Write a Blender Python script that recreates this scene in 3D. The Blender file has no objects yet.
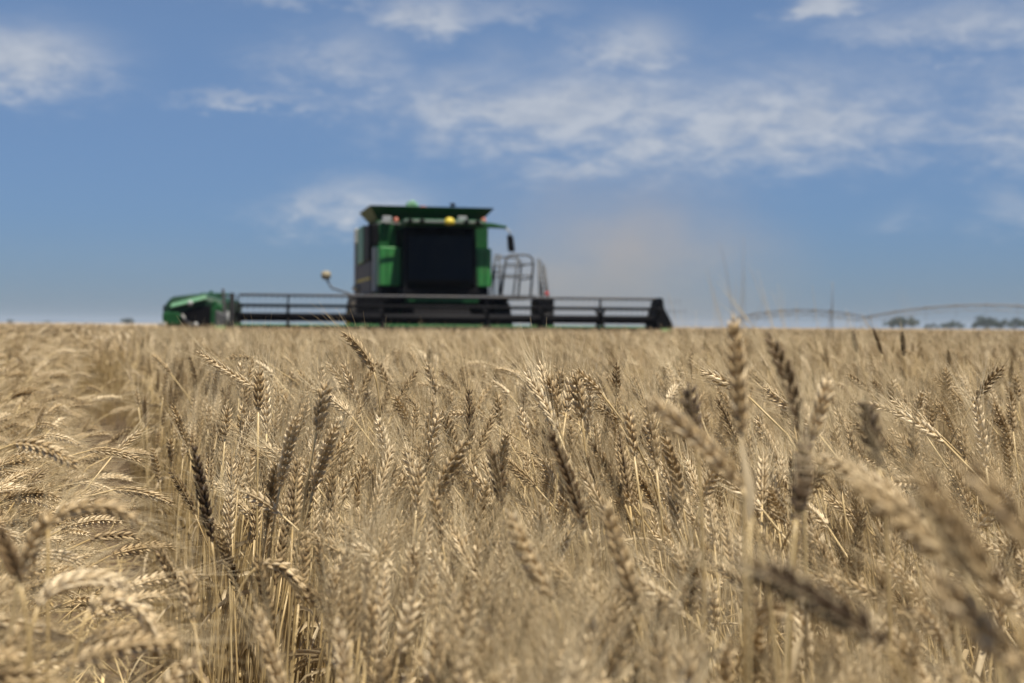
import bpy, math, random
import numpy as np
from mathutils import Vector, Matrix, Euler, Quaternion

R = math.radians
sc = bpy.context.scene
C = sc.collection
rng = random.Random(7)
nr = np.random.default_rng(11)

# ------------------------------------------------------------------ camera
W, H = 1024, 683
LENS = 50.0
F = W * LENS / 36.0
EYE = 1.15
cam_d = bpy.data.cameras.new('camera')
cam = bpy.data.objects.new('camera', cam_d)
C.objects.link(cam)
cam_d.lens = LENS
cam_d.sensor_width = 36.0
cam_d.clip_start = 0.02
cam_d.clip_end = 20000
CAM_R = Matrix.Rotation(R(90 - 0.64), 4, 'X') @ Matrix.Rotation(R(0.40), 4, 'Z')
cam.matrix_world = Matrix.Translation((0, 0, EYE)) @ CAM_R
cam_d.dof.use_dof = True
cam_d.dof.focus_distance = 2.1
cam_d.dof.aperture_fstop = 6.2
cam_d.dof.aperture_blades = 7
sc.camera = cam
CAM_M = cam.matrix_world.copy()
CAM_I = CAM_M.inverted()


def at(px, py, Z):
    """world point that the photograph shows at pixel (px, py), Z metres in front of the camera"""
    return CAM_M @ Vector(((px - W / 2) / F * Z, -(py - H / 2) / F * Z, -Z))


def pix(p):
    q = CAM_I @ Vector(p)
    return W / 2 + F * q.x / -q.z, H / 2 - F * q.y / -q.z, -q.z


# ------------------------------------------------------------------ light
SUN_EL, SUN_AZ = R(72), R(140)           # azimuth from +Y (view direction) towards +X
sd = Vector((math.sin(SUN_AZ) * math.cos(SUN_EL), math.cos(SUN_AZ) * math.cos(SUN_EL), math.sin(SUN_EL)))
sl = bpy.data.lights.new('sun', 'SUN')
sl.energy = 5.0
sl.angle = R(0.53)
sl.color = (1.0, 0.945, 0.85)
so = bpy.data.objects.new('sun', sl)
C.objects.link(so)
so.rotation_euler = sd.to_track_quat('Z', 'Y').to_euler()
so.location = (0, 0, 30)

sc.view_settings.view_transform = 'Standard'
sc.view_settings.look = 'None'
sc.view_settings.exposure = 0.55
sc.view_settings.gamma = 1
sc.cycles.max_bounces = 6
sc.cycles.diffuse_bounces = 2
sc.cycles.glossy_bounces = 2
sc.cycles.transmission_bounces = 4
sc.cycles.transparent_max_bounces = 8
sc.cycles.volume_bounces = 2
sc.cycles.caustics_reflective = False
sc.cycles.caustics_refractive = False


class NT:
    """little node-tree helper"""
    def __init__(s, tree):
        s.t = tree

    def n(s, kind, **kw):
        nd = s.t.nodes.new(kind)
        for k, v in kw.items():
            if k == 'inp':
                for a, b in v.items():
                    s.set(nd, a, b)
            else:
                setattr(nd, k, v)
        return nd

    def set(s, nd, a, b):
        sock = nd.inputs[a]
        if isinstance(b, bpy.types.NodeSocket):
            s.t.links.new(b, sock)
        elif isinstance(b, bpy.types.Node):
            s.t.links.new(b.outputs[0], sock)
        else:
            sock.default_value = b

    def m(s, op, a, b=0.0, c=None, clamp=False):
        nd = s.t.nodes.new('ShaderNodeMath')
        nd.operation = op
        nd.use_clamp = clamp
        s.set(nd, 0, a)
        s.set(nd, 1, b)
        if c is not None:
            s.set(nd, 2, c)
        return nd.outputs[0]

    def mixc(s, f, a, b, typ='MIX'):
        nd = s.t.nodes.new('ShaderNodeMix')
        nd.data_type = 'RGBA'
        nd.blend_type = typ
        s.set(nd, 0, f)
        s.set(nd, 6, a)
        s.set(nd, 7, b)
        return nd.outputs[2]

    def ramp(s, f, stops):
        nd = s.t.nodes.new('ShaderNodeValToRGB')
        cr = nd.color_ramp
        while len(cr.elements) < len(stops):
            cr.elements.new(0.5)
        for e, (p, c) in zip(cr.elements, stops):
            e.position = p
            e.color = c if len(c) == 4 else (*c, 1)
        s.set(nd, 0, f)
        return nd.outputs[0]

    def smooth(s, v, lo, hi):
        nd = s.t.nodes.new('ShaderNodeMapRange')
        nd.interpolation_type = 'SMOOTHSTEP'
        s.set(nd, 0, v)
        nd.inputs[1].default_value = lo
        nd.inputs[2].default_value = hi
        return nd.outputs[0]


# ------------------------------------------------------------------ sky: Nishita with thin broken cloud over it
world = bpy.data.worlds.new('World')
sc.world = world
world.use_nodes = True
wt = NT(world.node_tree)
bg = world.node_tree.nodes['Background']
sky = wt.n('ShaderNodeTexSky', sky_type='NISHITA')
sky.sun_disc = False
sky.sun_elevation = SUN_EL
sky.sun_rotation = SUN_AZ
sky.altitude = 1200
sky.air_density = 1.0
sky.dust_density = 0.35
sky.ozone_density = 2.6
tc = wt.n('ShaderNodeTexCoord')
sep = wt.n('ShaderNodeSeparateXYZ', inp={0: tc.outputs['Generated']})
az = wt.m('ARCTAN2', sep.outputs[0], sep.outputs[1])
el = wt.m('ARCSINE', sep.outputs[2])
# cloud banks: azimuth, elevation, half width, half height (degrees), weight
DEG = 180 / math.pi / F
BANKS = [(28, 74, 88, 40, .78), (300, 4, 130, 13, .45), (432, 16, 62, 27, .72), (335, 66, 95, 46, .62), (255, 103, 75, 11, .62),
         (370, 104, 120, 22, .45), (352, 204, 84, 30, .85), (590, 112, 215, 58, .95), (628, 52, 70, 40, .80), (740, 112, 235, 58, .84),
         (828, 9, 46, 16, .85), (960, 38, 150, 40, .60), (1010, 115, 130, 62, .62), (1010, 214, 46, 26, .5), (905, 214, 40, 20, .25),
         (520, 10, 90, 20, .38), (560, 130, 160, 34, .4), (840, 150, 260, 36, .22), (60, 262, 260, 26, .12)]
w1 = wt.n('ShaderNodeCombineXYZ', inp={0: wt.m('MULTIPLY', az, 1.0), 1: wt.m('MULTIPLY', el, 2.3), 2: 0.35})
nz_big = wt.n('ShaderNodeTexNoise', inp={'Vector': w1.outputs[0], 'Scale': 9.0, 'Detail': 10.0, 'Roughness': 0.62, 'Distortion': 0.5})
nz_fine = wt.n('ShaderNodeTexNoise', inp={'Vector': w1.outputs[0], 'Scale': 34.0, 'Detail': 8.0, 'Roughness': 0.6, 'Distortion': 0.25})
warp_a = wt.m('ADD', az, wt.m('MULTIPLY', wt.m('SUBTRACT', nz_big.outputs[0], 0.5), 0.085))
warp_e = wt.m('ADD', el, wt.m('MULTIPLY', wt.m('SUBTRACT', nz_fine.outputs[0], 0.5), 0.042))
total = None
for (px, py, rx, ry, wgt) in BANKS:
    a0 = math.atan((px - 512) / F)
    e0 = (325.5 - py) / F * 0.985
    da = wt.m('MULTIPLY', wt.m('SUBTRACT', warp_a, a0), F / rx)
    de = wt.m('MULTIPLY', wt.m('SUBTRACT', warp_e, e0), F / ry)
    d2 = wt.m('ADD', wt.m('MULTIPLY', da, da), wt.m('MULTIPLY', de, de))
    b = wt.m('MULTIPLY', wt.m('POWER', 2.71828, wt.m('MULTIPLY', d2, -1.0)), wgt)
    total = b if total is None else wt.m('MAXIMUM', total, b)
elsewhere = wt.m('MULTIPLY', wt.smooth(wt.m('ABSOLUTE', az), 0.42, 0.6), wt.smooth(nz_big.outputs[0], 0.48, 0.75))
total = wt.m('MAXIMUM', total, wt.m('MULTIPLY', elsewhere, 0.6))
dens = wt.m('MULTIPLY', total, wt.m('ADD', 0.45, wt.m('MULTIPLY', wt.smooth(wt.m('ADD', wt.m('MULTIPLY', nz_big.outputs[0], .62), wt.m('MULTIPLY', nz_fine.outputs[0], .38)), 0.34, 0.68), 0.78)))
cl = wt.smooth(dens, 0.02, 0.86)
sky_c = wt.n('ShaderNodeHueSaturation', inp={'Saturation': 0.95, 'Value': 1.0, 'Color': sky.outputs[0]})
sky_t = wt.mixc(1.0, sky_c.outputs[0], wt.ramp(wt.m('MULTIPLY', el, 2.2), [(0.0, (.27, .345, .53)), (.16, (.375, .475, .66)), (.45, (.64, .715, .82)), (1.0, (.82, .86, .92))]), 'MULTIPLY')
puff = wt.smooth(nz_fine.outputs[0], .38, .68)
cloud_c = wt.mixc(0.92, sky_t, wt.mixc(puff, (4.8, 5.05, 5.5, 1), (5.6, 5.8, 6.15, 1)))
mixed = wt.mixc(wt.m('MULTIPLY', cl, 0.76), sky_t, cloud_c)
wt.set(bg, 'Color', mixed)
bg.inputs['Strength'].default_value = 0.074

# ------------------------------------------------------------------ materials


def new_mat(name):
    m = bpy.data.materials.new(name)
    m.use_nodes = True
    t = NT(m.node_tree)
    p = m.node_tree.nodes['Principled BSDF']
    return m, t, p, m.node_tree.nodes['Material Output']


def paint(name, col, rough=0.4, metal=0.0, spec=0.5, dirt=0.0, dirt_col=(.28, .21, .13), bump=0.0, scale=3.0):
    m, t, p, o = new_mat(name)
    tcx = t.n('ShaderNodeTexCoord')
    n1 = t.n('ShaderNodeTexNoise', inp={'Vector': tcx.outputs['Object'], 'Scale': scale, 'Detail': 6.0, 'Roughness': 0.65})
    c = t.mixc(t.m('MULTIPLY', t.smooth(n1.outputs[0], 0.35, 0.75), dirt), (*col, 1), (*dirt_col, 1))
    t.set(p, 'Base Color', c)
    t.set(p, 'Roughness', t.m('ADD', rough, t.m('MULTIPLY', n1.outputs[0], 0.15)))
    p.inputs['Metallic'].default_value = metal
    p.inputs['Specular IOR Level'].default_value = spec
    if bump:
        n2 = t.n('ShaderNodeTexNoise', inp={'Vector': tcx.outputs['Object'], 'Scale': scale * 12, 'Detail': 4.0})
        bp = t.n('ShaderNodeBump', inp={'Height': n2.outputs[0], 'Strength': bump, 'Distance': 0.02})
        t.set(p, 'Normal', bp.outputs[0])
    return m


def straw_mat(name, dark, mid, pale, trans=0.22, rough=0.55, spec=0.35):
    m, t, p, o = new_mat(name)
    a = t.n('ShaderNodeAttribute', attribute_name='tint')
    oi = t.n('ShaderNodeObjectInfo')
    v = t.m('ADD', t.m('MULTIPLY', a.outputs['Fac'], 0.5), t.m('MULTIPLY', oi.outputs['Random'], 0.5))
    col = t.ramp(v, [(0.12, dark), (0.45, mid), (0.85, pale)])
    t.set(p, 'Base Color', col)
    p.inputs['Roughness'].default_value = rough
    p.inputs['Specular IOR Level'].default_value = spec
    tr = t.n('ShaderNodeBsdfTranslucent', inp={'Color': col})
    mx = t.n('ShaderNodeMixShader', inp={0: trans, 1: p.outputs[0], 2: tr.outputs[0]})
    t.set(o, 'Surface', mx.outputs[0])
    return m


M = {}
M['ear'] = straw_mat('ripe_ear', (.105, .064, .028), (.485, .342, .168), (.87, .70, .445), 0.07)
M['ear_dark'] = straw_mat('dark_ear', (.060, .036, .017), (.21, .135, .062), (.52, .37, .19), 0.05)  # darker straw colours for the ears with the lowest tone
M['awn'] = straw_mat('dry_awn', (.39, .275, .13), (.65, .495, .27), (.89, .74, .475), 0.21, 0.45)
M['stem'] = straw_mat('straw_stem', (.33, .22, .085), (.56, .40, .18), (.72, .55, .28), 0.15, 0.4, 0.45)
M['leaf'] = straw_mat('dry_leaf', (.25, .175, .09), (.46, .34, .18), (.66, .53, .33), 0.30, 0.6)
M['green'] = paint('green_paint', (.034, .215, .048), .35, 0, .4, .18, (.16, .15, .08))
M['green_dark'] = paint('dark_and_shaded_green', (.010, .075, .020), .55, 0, .22, .10, (.05, .06, .03))  # dark green, also carries the shade on upper panels and tank flare
M['green_deep'] = paint('deep_green_paint', (.006, .036, .013), .5, 0, .3, .15, (.05, .05, .03))
M['green_pale'] = paint('faded_green_paint', (.16, .36, .20), .45, 0, .4, .3, (.28, .26, .16))
M['black'] = paint('black_metal', (.006, .0055, .006), .55, 0, .10, .10, (.02, .016, .012))
M['rubber'] = paint('tyre_rubber', (.025, .024, .023), .8, 0, .3, .5, (.13, .10, .065), .2)
M['grey'] = paint('grey_metal', (.20, .20, .19), .5, .2, .5, .4, (.22, .18, .12))
M['grey_light'] = paint('light_grey_metal', (.42, .42, .40), .45, .2, .5, .3, (.30, .25, .17))
M['charcoal'] = paint('charcoal_panel', (.085, .083, .085), .6, 0, .25, .35, (.16, .13, .09))
M['rail'] = paint('dark_grey_rail', (.07, .075, .078), .5, .1, .4, .2)
M['yellow'] = paint('yellow_paint', (.62, .47, .03), .5, 0, .5, .08)
M['amber'] = paint('orange_lens', (.50, .15, .09), .25, 0, .6, .05)
M['red'] = paint('red_lens', (.60, .05, .04), .25, 0, .6, .05)
M['white'] = paint('white_lens', (.38, .38, .36), .2, 0, .6, .08)
M['tan'] = paint('dusty_tan_hose', (.30, .25, .15), .6, 0, .4, .4)
M['steel'] = paint('galvanised_steel', (.13, .135, .14), .5, .3, .5, .2, (.25, .22, .18))
M['bark'] = paint('bark', (.10, .075, .055), .9, 0, .2, .5, (.05, .04, .03), .4)
M['foliage'] = paint('tree_foliage', (.035, .050, .022), .7, 0, .25, .7, (.085, .10, .045), 0, .8)
M['seat'] = paint('seat_cloth', (.012, .012, .012), .9, 0, .1)

gm, t, p, o = new_mat('cab_glass')
gl = t.n('ShaderNodeBsdfGlossy', inp={'Color': (1, 1, 1, 1), 'Roughness': 0.03})
tp = t.n('ShaderNodeBsdfTransparent', inp={'Color': (.17, .18, .17, 1)})
fr = t.n('ShaderNodeFresnel', inp={'IOR': 1.45})
t.set(o, 'Surface', t.n('ShaderNodeMixShader', inp={0: t.m('MULTIPLY', fr.outputs[0], 0.3), 1: tp.outputs[0], 2: gl.outputs[0]}).outputs[0])
M['glass'] = gm

# soil under the crop, cut straw stubble beyond the harvester
gmat, t, p, o = new_mat('field_soil_and_stubble')
geo = t.n('ShaderNodeNewGeometry')
sp = t.n('ShaderNodeSeparateXYZ', inp={0: geo.outputs['Position']})
far = t.smooth(t.m('ADD', sp.outputs[1], t.m('MULTIPLY', sp.outputs[0], 0.1)), 38, 60)
n1 = t.n('ShaderNodeTexNoise', inp={'Vector': geo.outputs['Position'], 'Scale': 22.0, 'Detail': 8.0, 'Roughness': .7})
n2 = t.n('ShaderNodeTexNoise', inp={'Vector': geo.outputs['Position'], 'Scale': .04, 'Detail': 5.0})
n3 = t.n('ShaderNodeTexNoise', inp={'Vector': geo.outputs['Position'], 'Scale': 1.4, 'Detail': 8.0, 'Roughness': .75})
soil = t.ramp(n1.outputs[0], [(.3, (.060, .040, .024)), (.55, (.115, .078, .045)), (.75, (.24, .17, .095))])
stub = t.ramp(t.m('ADD', t.m('MULTIPLY', n3.outputs[0], .5), t.m('MULTIPLY', n2.outputs[0], .5)), [(.35, (.28, .20, .11)), (.55, (.40, .295, .165)), (.7, (.47, .36, .21))])
t.set(p, 'Base Color', t.mixc(far, soil, stub))
p.inputs['Roughness'].default_value = .95
p.inputs['Specular IOR Level'].default_value = .1
bp = t.n('ShaderNodeBump', inp={'Height': n1.outputs[0], 'Strength': .7, 'Distance': .04})
t.set(p, 'Normal', bp.outputs[0])
M['ground'] = gmat


# ------------------------------------------------------------------ helpers for objects
def tag(o, label=None, cat=None, group=None, kind=None):
    if label:
        o['label'] = label
    if cat:
        o['category'] = cat
    if group:
        o['group'] = group
    if kind:
        o['kind'] = kind
    return o


def empty(name, loc=(0, 0, 0), rz=0.0):
    o = bpy.data.objects.new(name, None)
    o.empty_display_size = .1
    o.location = loc
    o.rotation_euler = (0, 0, rz)
    C.objects.link(o)
    return o


class MB:
    """collects polygons, built as one mesh object"""
    def __init__(s):
        s.v, s.f, s.tn, s.mi, s.n = [], [], [], [], 0

    def add(s, verts, faces, tint=0.5, mi=0):
        verts = np.asarray(verts, float).reshape(-1, 3)
        s.v.append(verts)
        tt = np.full(len(verts), tint, float) if np.isscalar(tint) else np.asarray(tint, float)
        s.tn.append(tt)
        k = s.n
        for fc in faces:
            s.f.append(tuple(i + k for i in fc))
            s.mi.append(mi)
        s.n += len(verts)

    def box(s, x0, x1, y0, y1, z0, z1, **k):
        s.hexa([(x0, y0, z0), (x1, y0, z0), (x1, y1, z0), (x0, y1, z0), (x0, y0, z1), (x1, y0, z1), (x1, y1, z1), (x0, y1, z1)], **k)

    def hexa(s, p, **k):
        s.add(p, [(0, 3, 2, 1), (4, 5, 6, 7), (0, 1, 5, 4), (1, 2, 6, 5), (2, 3, 7, 6), (3, 0, 4, 7)], **k)

    def prism(s, pts, axis, a, b, **k):
        """2-D outline pts extruded along axis from a to b"""
        n = len(pts)

        def P(u, v, w):
            return {'x': (w, u, v), 'y': (u, w, v), 'z': (u, v, w)}[axis]
        vs = [P(u, v, a) for u, v in pts] + [P(u, v, b) for u, v in pts]
        fs = [tuple(range(n))[::-1], tuple(range(n, 2 * n))] + [(i, (i + 1) % n, n + (i + 1) % n, n + i) for i in range(n)]
        s.add(vs, fs, **k)

    def tube(s, pts, r, seg=8, tint=0.5, cap=True, mi=0):
        pts = np.asarray(pts, float)
        n = len(pts)
        rr = np.full(n, r) if np.isscalar(r) else np.asarray(r, float)
        T, A, B = frames(pts)
        ang = np.linspace(0, 2 * math.pi, seg, endpoint=False)
        ring = np.cos(ang)[None, :, None] * A[:, None, :] + np.sin(ang)[None, :, None] * B[:, None, :]
        vs = (pts[:, None, :] + ring * rr[:, None, None]).reshape(-1, 3)
        fs = []
        for i in range(n - 1):
            for j in range(seg):
                j2 = (j + 1) % seg
                fs.append((i * seg + j, i * seg + j2, (i + 1) * seg + j2, (i + 1) * seg + j))
        if cap:
            fs.append(tuple(range(seg))[::-1])
            fs.append(tuple((n - 1) * seg + j for j in range(seg)))
        tt = tint if np.isscalar(tint) else np.repeat(tint, seg)
        s.add(vs, fs, tint=tt, mi=mi)

    def lathe(s, prof, centre, axis='z', seg=24, **k):
        """profile of (radius, height) turned about an axis through centre"""
        cx, cy, cz = centre
        vs, fs, m = [], [], len(prof)
        for i in range(seg):
            a = 2 * math.pi * i / seg
            for (r, h) in prof:
                u, v = r * math.cos(a), r * math.sin(a)
                q = {'z': (u, v, h), 'x': (h, u, v), 'y': (v, h, u)}[axis]
                vs.append((cx + q[0], cy + q[1], cz + q[2]))
        for i in range(seg):
            i2 = (i + 1) % seg
            for j in range(m - 1):
                fs.append((i * m + j, i2 * m + j, i2 * m + j + 1, i * m + j + 1))
        s.add(vs, fs, **k)

    def mesh(s, name, mats):
        me = bpy.data.meshes.new(name)
        me.from_pydata(np.concatenate(s.v).tolist() if s.v else [], [], s.f)
        at_ = me.attributes.new('tint', 'FLOAT', 'POINT')
        at_.data.foreach_set('value', np.concatenate(s.tn).astype(np.float32))
        for m in (mats if isinstance(mats, (list, tuple)) else [mats]):
            me.materials.append(m)
        me.polygons.foreach_set('material_index', np.array(s.mi, np.int32))
        me.update()
        return me

    def build(s, name, mats, parent=None, bevel=0.0, smooth=False, loc=None):
        me = s.mesh(name, mats)
        if smooth:
            me.polygons.foreach_set('use_smooth', np.ones(len(me.polygons), bool))
        ob = bpy.data.objects.new(name, me)
        C.objects.link(ob)
        if parent:
            ob.parent = parent
        if loc:
            ob.location = loc
        if bevel:
            b = ob.modifiers.new('bevel', 'BEVEL')
            b.width = bevel
            b.segments = 2
            b.limit_method = 'ANGLE'
            b.angle_limit = R(40)
        return ob


def frames(pts):
    """tangents and two parallel-transported normals along a polyline"""
    pts = np.asarray(pts, float)
    T = np.gradient(pts, axis=0)
    T /= np.linalg.norm(T, axis=1)[:, None] + 1e-12
    a = np.array([0, 1.0, 0]) if abs(T[0][1]) < .9 else np.array([1.0, 0, 0])
    A = np.zeros_like(T)
    for i in range(len(T)):
        a = a - T[i] * np.dot(a, T[i])
        a = a / (np.linalg.norm(a) + 1e-12)
        A[i] = a
    return T, A, np.cross(T, A)


def resample(pts, n):
    pts = np.asarray(pts, float)
    d = np.concatenate([[0], np.cumsum(np.linalg.norm(np.diff(pts, axis=0), axis=1))])
    q = np.linspace(0, d[-1], n)
    return np.stack([np.interp(q, d, pts[:, i]) for i in range(3)], 1), d[-1]


# ------------------------------------------------------------------ wheat
def kernel_tpl(seg, rings):
    vs = [(0, 0, 0)]
    for i in range(1, rings + 1):
        u = i / (rings + 1)
        r = math.sin(math.pi * u ** 0.80) ** 0.8 * (1 - .25 * u)
        for j in range(seg):
            a = 2 * math.pi * j / seg
            vs.append((r * math.cos(a), r * math.sin(a), u))
    vs.append((0, 0, 1))
    fs = []
    top = len(vs) - 1
    for j in range(seg):
        j2 = (j + 1) % seg
        fs.append((0, 1 + j2, 1 + j))
        for i in range(rings - 1):
            b0, b1 = 1 + i * seg, 1 + (i + 1) * seg
            fs.append((b0 + j, b0 + j2, b1 + j2, b1 + j))
        b0 = 1 + (rings - 1) * seg
        fs.append((b0 + j, b0 + j2, top))
    return np.array(vs), fs


AWN_SKIP = {'hero': .45, 'high': .15, 'mid': .0}
TPL = {'hero': kernel_tpl(8, 6), 'high': kernel_tpl(6, 4), 'mid': kernel_tpl(4, 2)}


def add_ear(eb, ab, path, lod, rg, roll=0.0, awn_len=0.06, fat=1.0, tone=0.0):
    """ear of overlapping spikelets in two rows along path; awns go to ab"""
    pts, L = resample(path, 40)
    T, A, B = frames(pts)
    ca, sa = math.cos(roll), math.sin(roll)
    A, B = A * ca + B * sa, B * ca - A * sa
    n = max(9, int(L / (0.0046 if lod != 'mid' else 0.0062)))
    tv, tf = TPL[lod]
    eb.tube(pts[:-1:4], 0.0011, 4, tint=.4, cap=False)
    for i in range(n + 1):
        u = (i + .3) / (n + 1)
        k = min(39, int(u * 39))
        t_, a_, b_ = T[k], A[k], B[k]
        sgn = 1 if i % 2 else -1
        taper = (.55 + .45 * min(1, u / .16)) * (1 - .38 * max(0, (u - .62) / .38))
        term = i == n
        for fl in ((0,) if term else ((-1, 0, 1) if lod != 'mid' else (-.8, .8))):
            spread = (0.0 if term else .40 + .10 * rg.random()) * (1.0 if fl == 0 else .78)
            d = t_ * math.cos(spread) + (a_ * sgn) * math.sin(spread) + b_ * fl * (.30 + .12 * rg.random())
            d = d / np.linalg.norm(d)
            x = np.cross(d, t_ + b_ * .3)
            x /= np.linalg.norm(x) + 1e-9
            y = np.cross(d, x)
            ln = (0.0118 if fl == 0 else 0.0128) * taper * (.92 + .16 * rg.random()) * (1 + .15 * (lod == 'mid'))
            rad = (0.00205 if fl else 0.0018) * taper * fat * (.9 + .2 * rg.random()) * (1 + .25 * (lod == 'mid'))
            org = pts[k] + a_ * sgn * .0010 * taper + b_ * fl * .0018 * taper
            vs = org + tv[:, :1] * x * rad + tv[:, 1:2] * y * rad * 1.05 + tv[:, 2:3] * d * ln
            eb.add(vs, tf, tint=min(1, max(0, rg.gauss(.52 + tone, .17))))
            if lod == 'mid' and fl < 0 and i % 2 == 0:
                continue
            if lod != 'mid' and fl == 0 and not term and rg.random() < .45:
                continue
            if rg.random() < AWN_SKIP[lod]:
                continue
            al = awn_len * rg.uniform(.72, 1.18) * (.75 + .35 * u)
            tip = org + d * ln * .97
            dirn = t_ * .93 + a_ * sgn * rg.uniform(.08, .34) + b_ * (fl * .20 + rg.uniform(-.10, .10))
            dirn /= np.linalg.norm(dirn)
            bend = (a_ * rg.uniform(-.25, .35) * sgn + b_ * rg.uniform(-.22, .22))
            ns = 4 if lod == 'hero' else 3 if lod == 'high' else 2
            q = np.linspace(0, 1, ns + 1)[:, None]
            ap = tip + (d * (1 - q) * q * .25 + dirn * q + bend * q * q * .32) * al
            r0 = {'hero': .00030, 'high': .00025, 'mid': .00036}[lod]
            ab.tube(ap, np.linspace(r0, r0 * .22, ns + 1), 3, tint=min(1, max(0, rg.gauss(.55, .2))), cap=False)


def add_leaf(lb, p0, d0, L, w, rg, droop=1.0, nseg=9):
    """dry ribbon leaf: leaves the stem at p0 along d0, droops, twists and rolls inwards"""
    d = np.array(d0, float)
    d /= np.linalg.norm(d)
    side = np.cross(d, (0, 0, 1.0))
    side /= np.linalg.norm(side) + 1e-9
    p = np.array(p0, float)
    tw = rg.uniform(-.5, .5)
    twr = rg.uniform(-2.2, 2.2) / nseg
    vs, fs = [], []
    kink = rg.randint(1, max(1, nseg - 2))
    for i in range(nseg + 1):
        u = i / nseg
        nrm = np.cross(side, d)
        s_ = side * math.cos(tw) + nrm * math.sin(tw)
        n_ = nrm * math.cos(tw) - side * math.sin(tw)
        ww = w * .5 * (min(1, .45 + u * 3) * (1 - u ** 2.2) + .03)
        vs += [p - s_ * ww + n_ * ww * .55, p, p + s_ * ww + n_ * ww * .55]
        p = p + d * L / nseg
        d = d + np.array([rg.uniform(-.06, .06), rg.uniform(-.06, .06), -.17 * droop - (.55 * droop if i == kink else 0)])
        d /= np.linalg.norm(d)
        side = side - d * np.dot(side, d)
        side /= np.linalg.norm(side) + 1e-9
        tw += twr
    for i in range(nseg):
        a = i * 3
        fs += [(a, a + 1, a + 4, a + 3), (a + 1, a + 2, a + 5, a + 4)]
    lb.add(vs, fs, tint=min(1, max(0, rg.gauss(.5, .2))))


def stalk_path(top_z, bend, ear_L, lean, rg, n=60):
    """ground -> neck -> ear in the local x-z plane; bend = how far the ear nods over (radians from vertical)"""
    neck = .20 + .12 * rg.random()
    L0 = 1.0
    pts = [np.array([0., 0., 0.])]
    ang = lean
    dl = .0125
    wob = rg.uniform(-.10, .10)
    total_ = 1.0
    for i in range(int(total_ / dl)):
        s_ = i * dl
        if s_ > total_ - neck - ear_L:
            k = (s_ - (total_ - neck - ear_L)) / (neck + ear_L)
            a = ang + bend * (k ** 1.3)
        else:
            a = ang * (.3 + .7 * s_)
        pts.append(pts[-1] + dl * np.array([math.sin(a), math.sin(wob * s_ * 3) * .25, math.cos(a)]))
    pts = np.array(pts)
    # stretch the straight lower stem so that the highest point stands at top_z
    dz = top_z - pts[:, 2].max()
    low = 1 - np.clip((np.linspace(0, 1, len(pts))) / .45, 0, 1)
    pts[:, 2] += dz * (1 - low)
    k = int(len(pts) * (1 - ear_L / total_))
    return pts[:k + 1], pts[k:]


def make_wheat(bend, lod, seed, tone=0.0, ear_len=None, top=.93):
    rg = random.Random(seed)
    eb, ab, sb, lb = MB(), MB(), MB(), []
    el_ = ear_len or rg.uniform(.055, .096)
    stem, ear = stalk_path(top, bend, el_, rg.uniform(.0, .10), rg)
    sp_, _ = resample(stem, 16 if lod != 'mid' else 9)
    nseg = 6 if lod == 'hero' else 5 if lod == 'high' else 3
    tn = np.clip(.5 + .25 * np.sin(np.linspace(0, 9, len(sp_)) + seed), 0, 1)
    sb.tube(sp_, np.linspace(.0021, .00125, len(sp_)), nseg, tint=tn)
    for nd in ((.35, .66) if lod != 'mid' else ()):
        q = stem[int(nd * (len(stem) - 1))]
        sb.tube([q - np.array([0, 0, .005]), q, q + np.array([0, 0, .005])], [.0019, .0030, .0019], nseg, tint=.2)
    add_ear(eb, ab, ear, lod, rg, roll=rg.uniform(0, math.pi), awn_len=rg.uniform(.045, .070), fat=rg.uniform(.82, 1.04), tone=tone)
    for i in range(rg.choice((0, 1, 1, 2, 2))):
        f = (.80, .60, .40)[i] + rg.uniform(-.06, .06)
        q = stem[int(f * (len(stem) - 1))]
        a = rg.uniform(0, 2 * math.pi)
        lb.append(MB())
        add_leaf(lb[-1], q, (math.cos(a) * .7, math.sin(a) * .7, rg.uniform(.2, .9)), rg.uniform(.10, .20), rg.uniform(.006, .011), rg, rg.uniform(.6, 1.5), 9 if lod != 'mid' else 5)
    return sb, eb, ab, lb


def join_mesh(name, builders, mats):
    """several builders into one mesh, a material slot for each"""
    o_ = MB()
    for i, b in [(i, c) for i, b in enumerate(builders) for c in (b if isinstance(b, list) else [b])]:
        if not b.v:
            continue
        k = o_.n
        o_.v += b.v
        o_.tn += b.tn
        o_.f += [tuple(x + k for x in f) for f in b.f]
        o_.mi += [i] * len(b.f)
        o_.n += b.n
    me = o_.mesh(name, mats)
    me.polygons.foreach_set('use_smooth', np.ones(len(me.polygons), bool))
    return me


WM = [M['stem'], M['ear'], M['awn'], M['leaf']]
BENDS = [R(a) for a in (4, 10, 15, 20, 26, 32, 38, 46, 54, 64, 78, 95, 52, 62, 72, 82, 90, 98, 106, 118)]
UPR = list(range(0, 12))     # standing crop
NOD = list(range(12, 20))    # bed that has gone over
protos = bpy.data.collections.new('wheat kinds')      # not linked to the scene: only the field's own node group draws from it
part_mesh = []


def proto(me):
    ob = bpy.data.objects.new('kind_%03d' % len(protos.objects), me)
    protos.objects.link(ob)


NV = len(BENDS)
for i, b in enumerate(BENDS):
    bs = make_wheat(b, 'high', 100 + i, tone=rng.uniform(-.08, .06) + (.14 if i >= 12 else 0))
    pm = []
    for nm, q, mt in list(zip(('stem', 'ear', 'awns'), bs, WM)) + [('leaf', l_, WM[3]) for l_ in bs[3]]:
        me = q.mesh(nm, mt)
        me.polygons.foreach_set('use_smooth', np.ones(len(me.polygons), bool))
        pm.append((nm, me))
    part_mesh.append(pm)
    proto(join_mesh('wheat_high', bs, WM))
for i, b in enumerate(BENDS):
    proto(join_mesh('wheat_mid', make_wheat(b, 'mid', 300 + i, tone=rng.uniform(-.08, .06) + (.14 if i >= 12 else 0)), WM))


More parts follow.
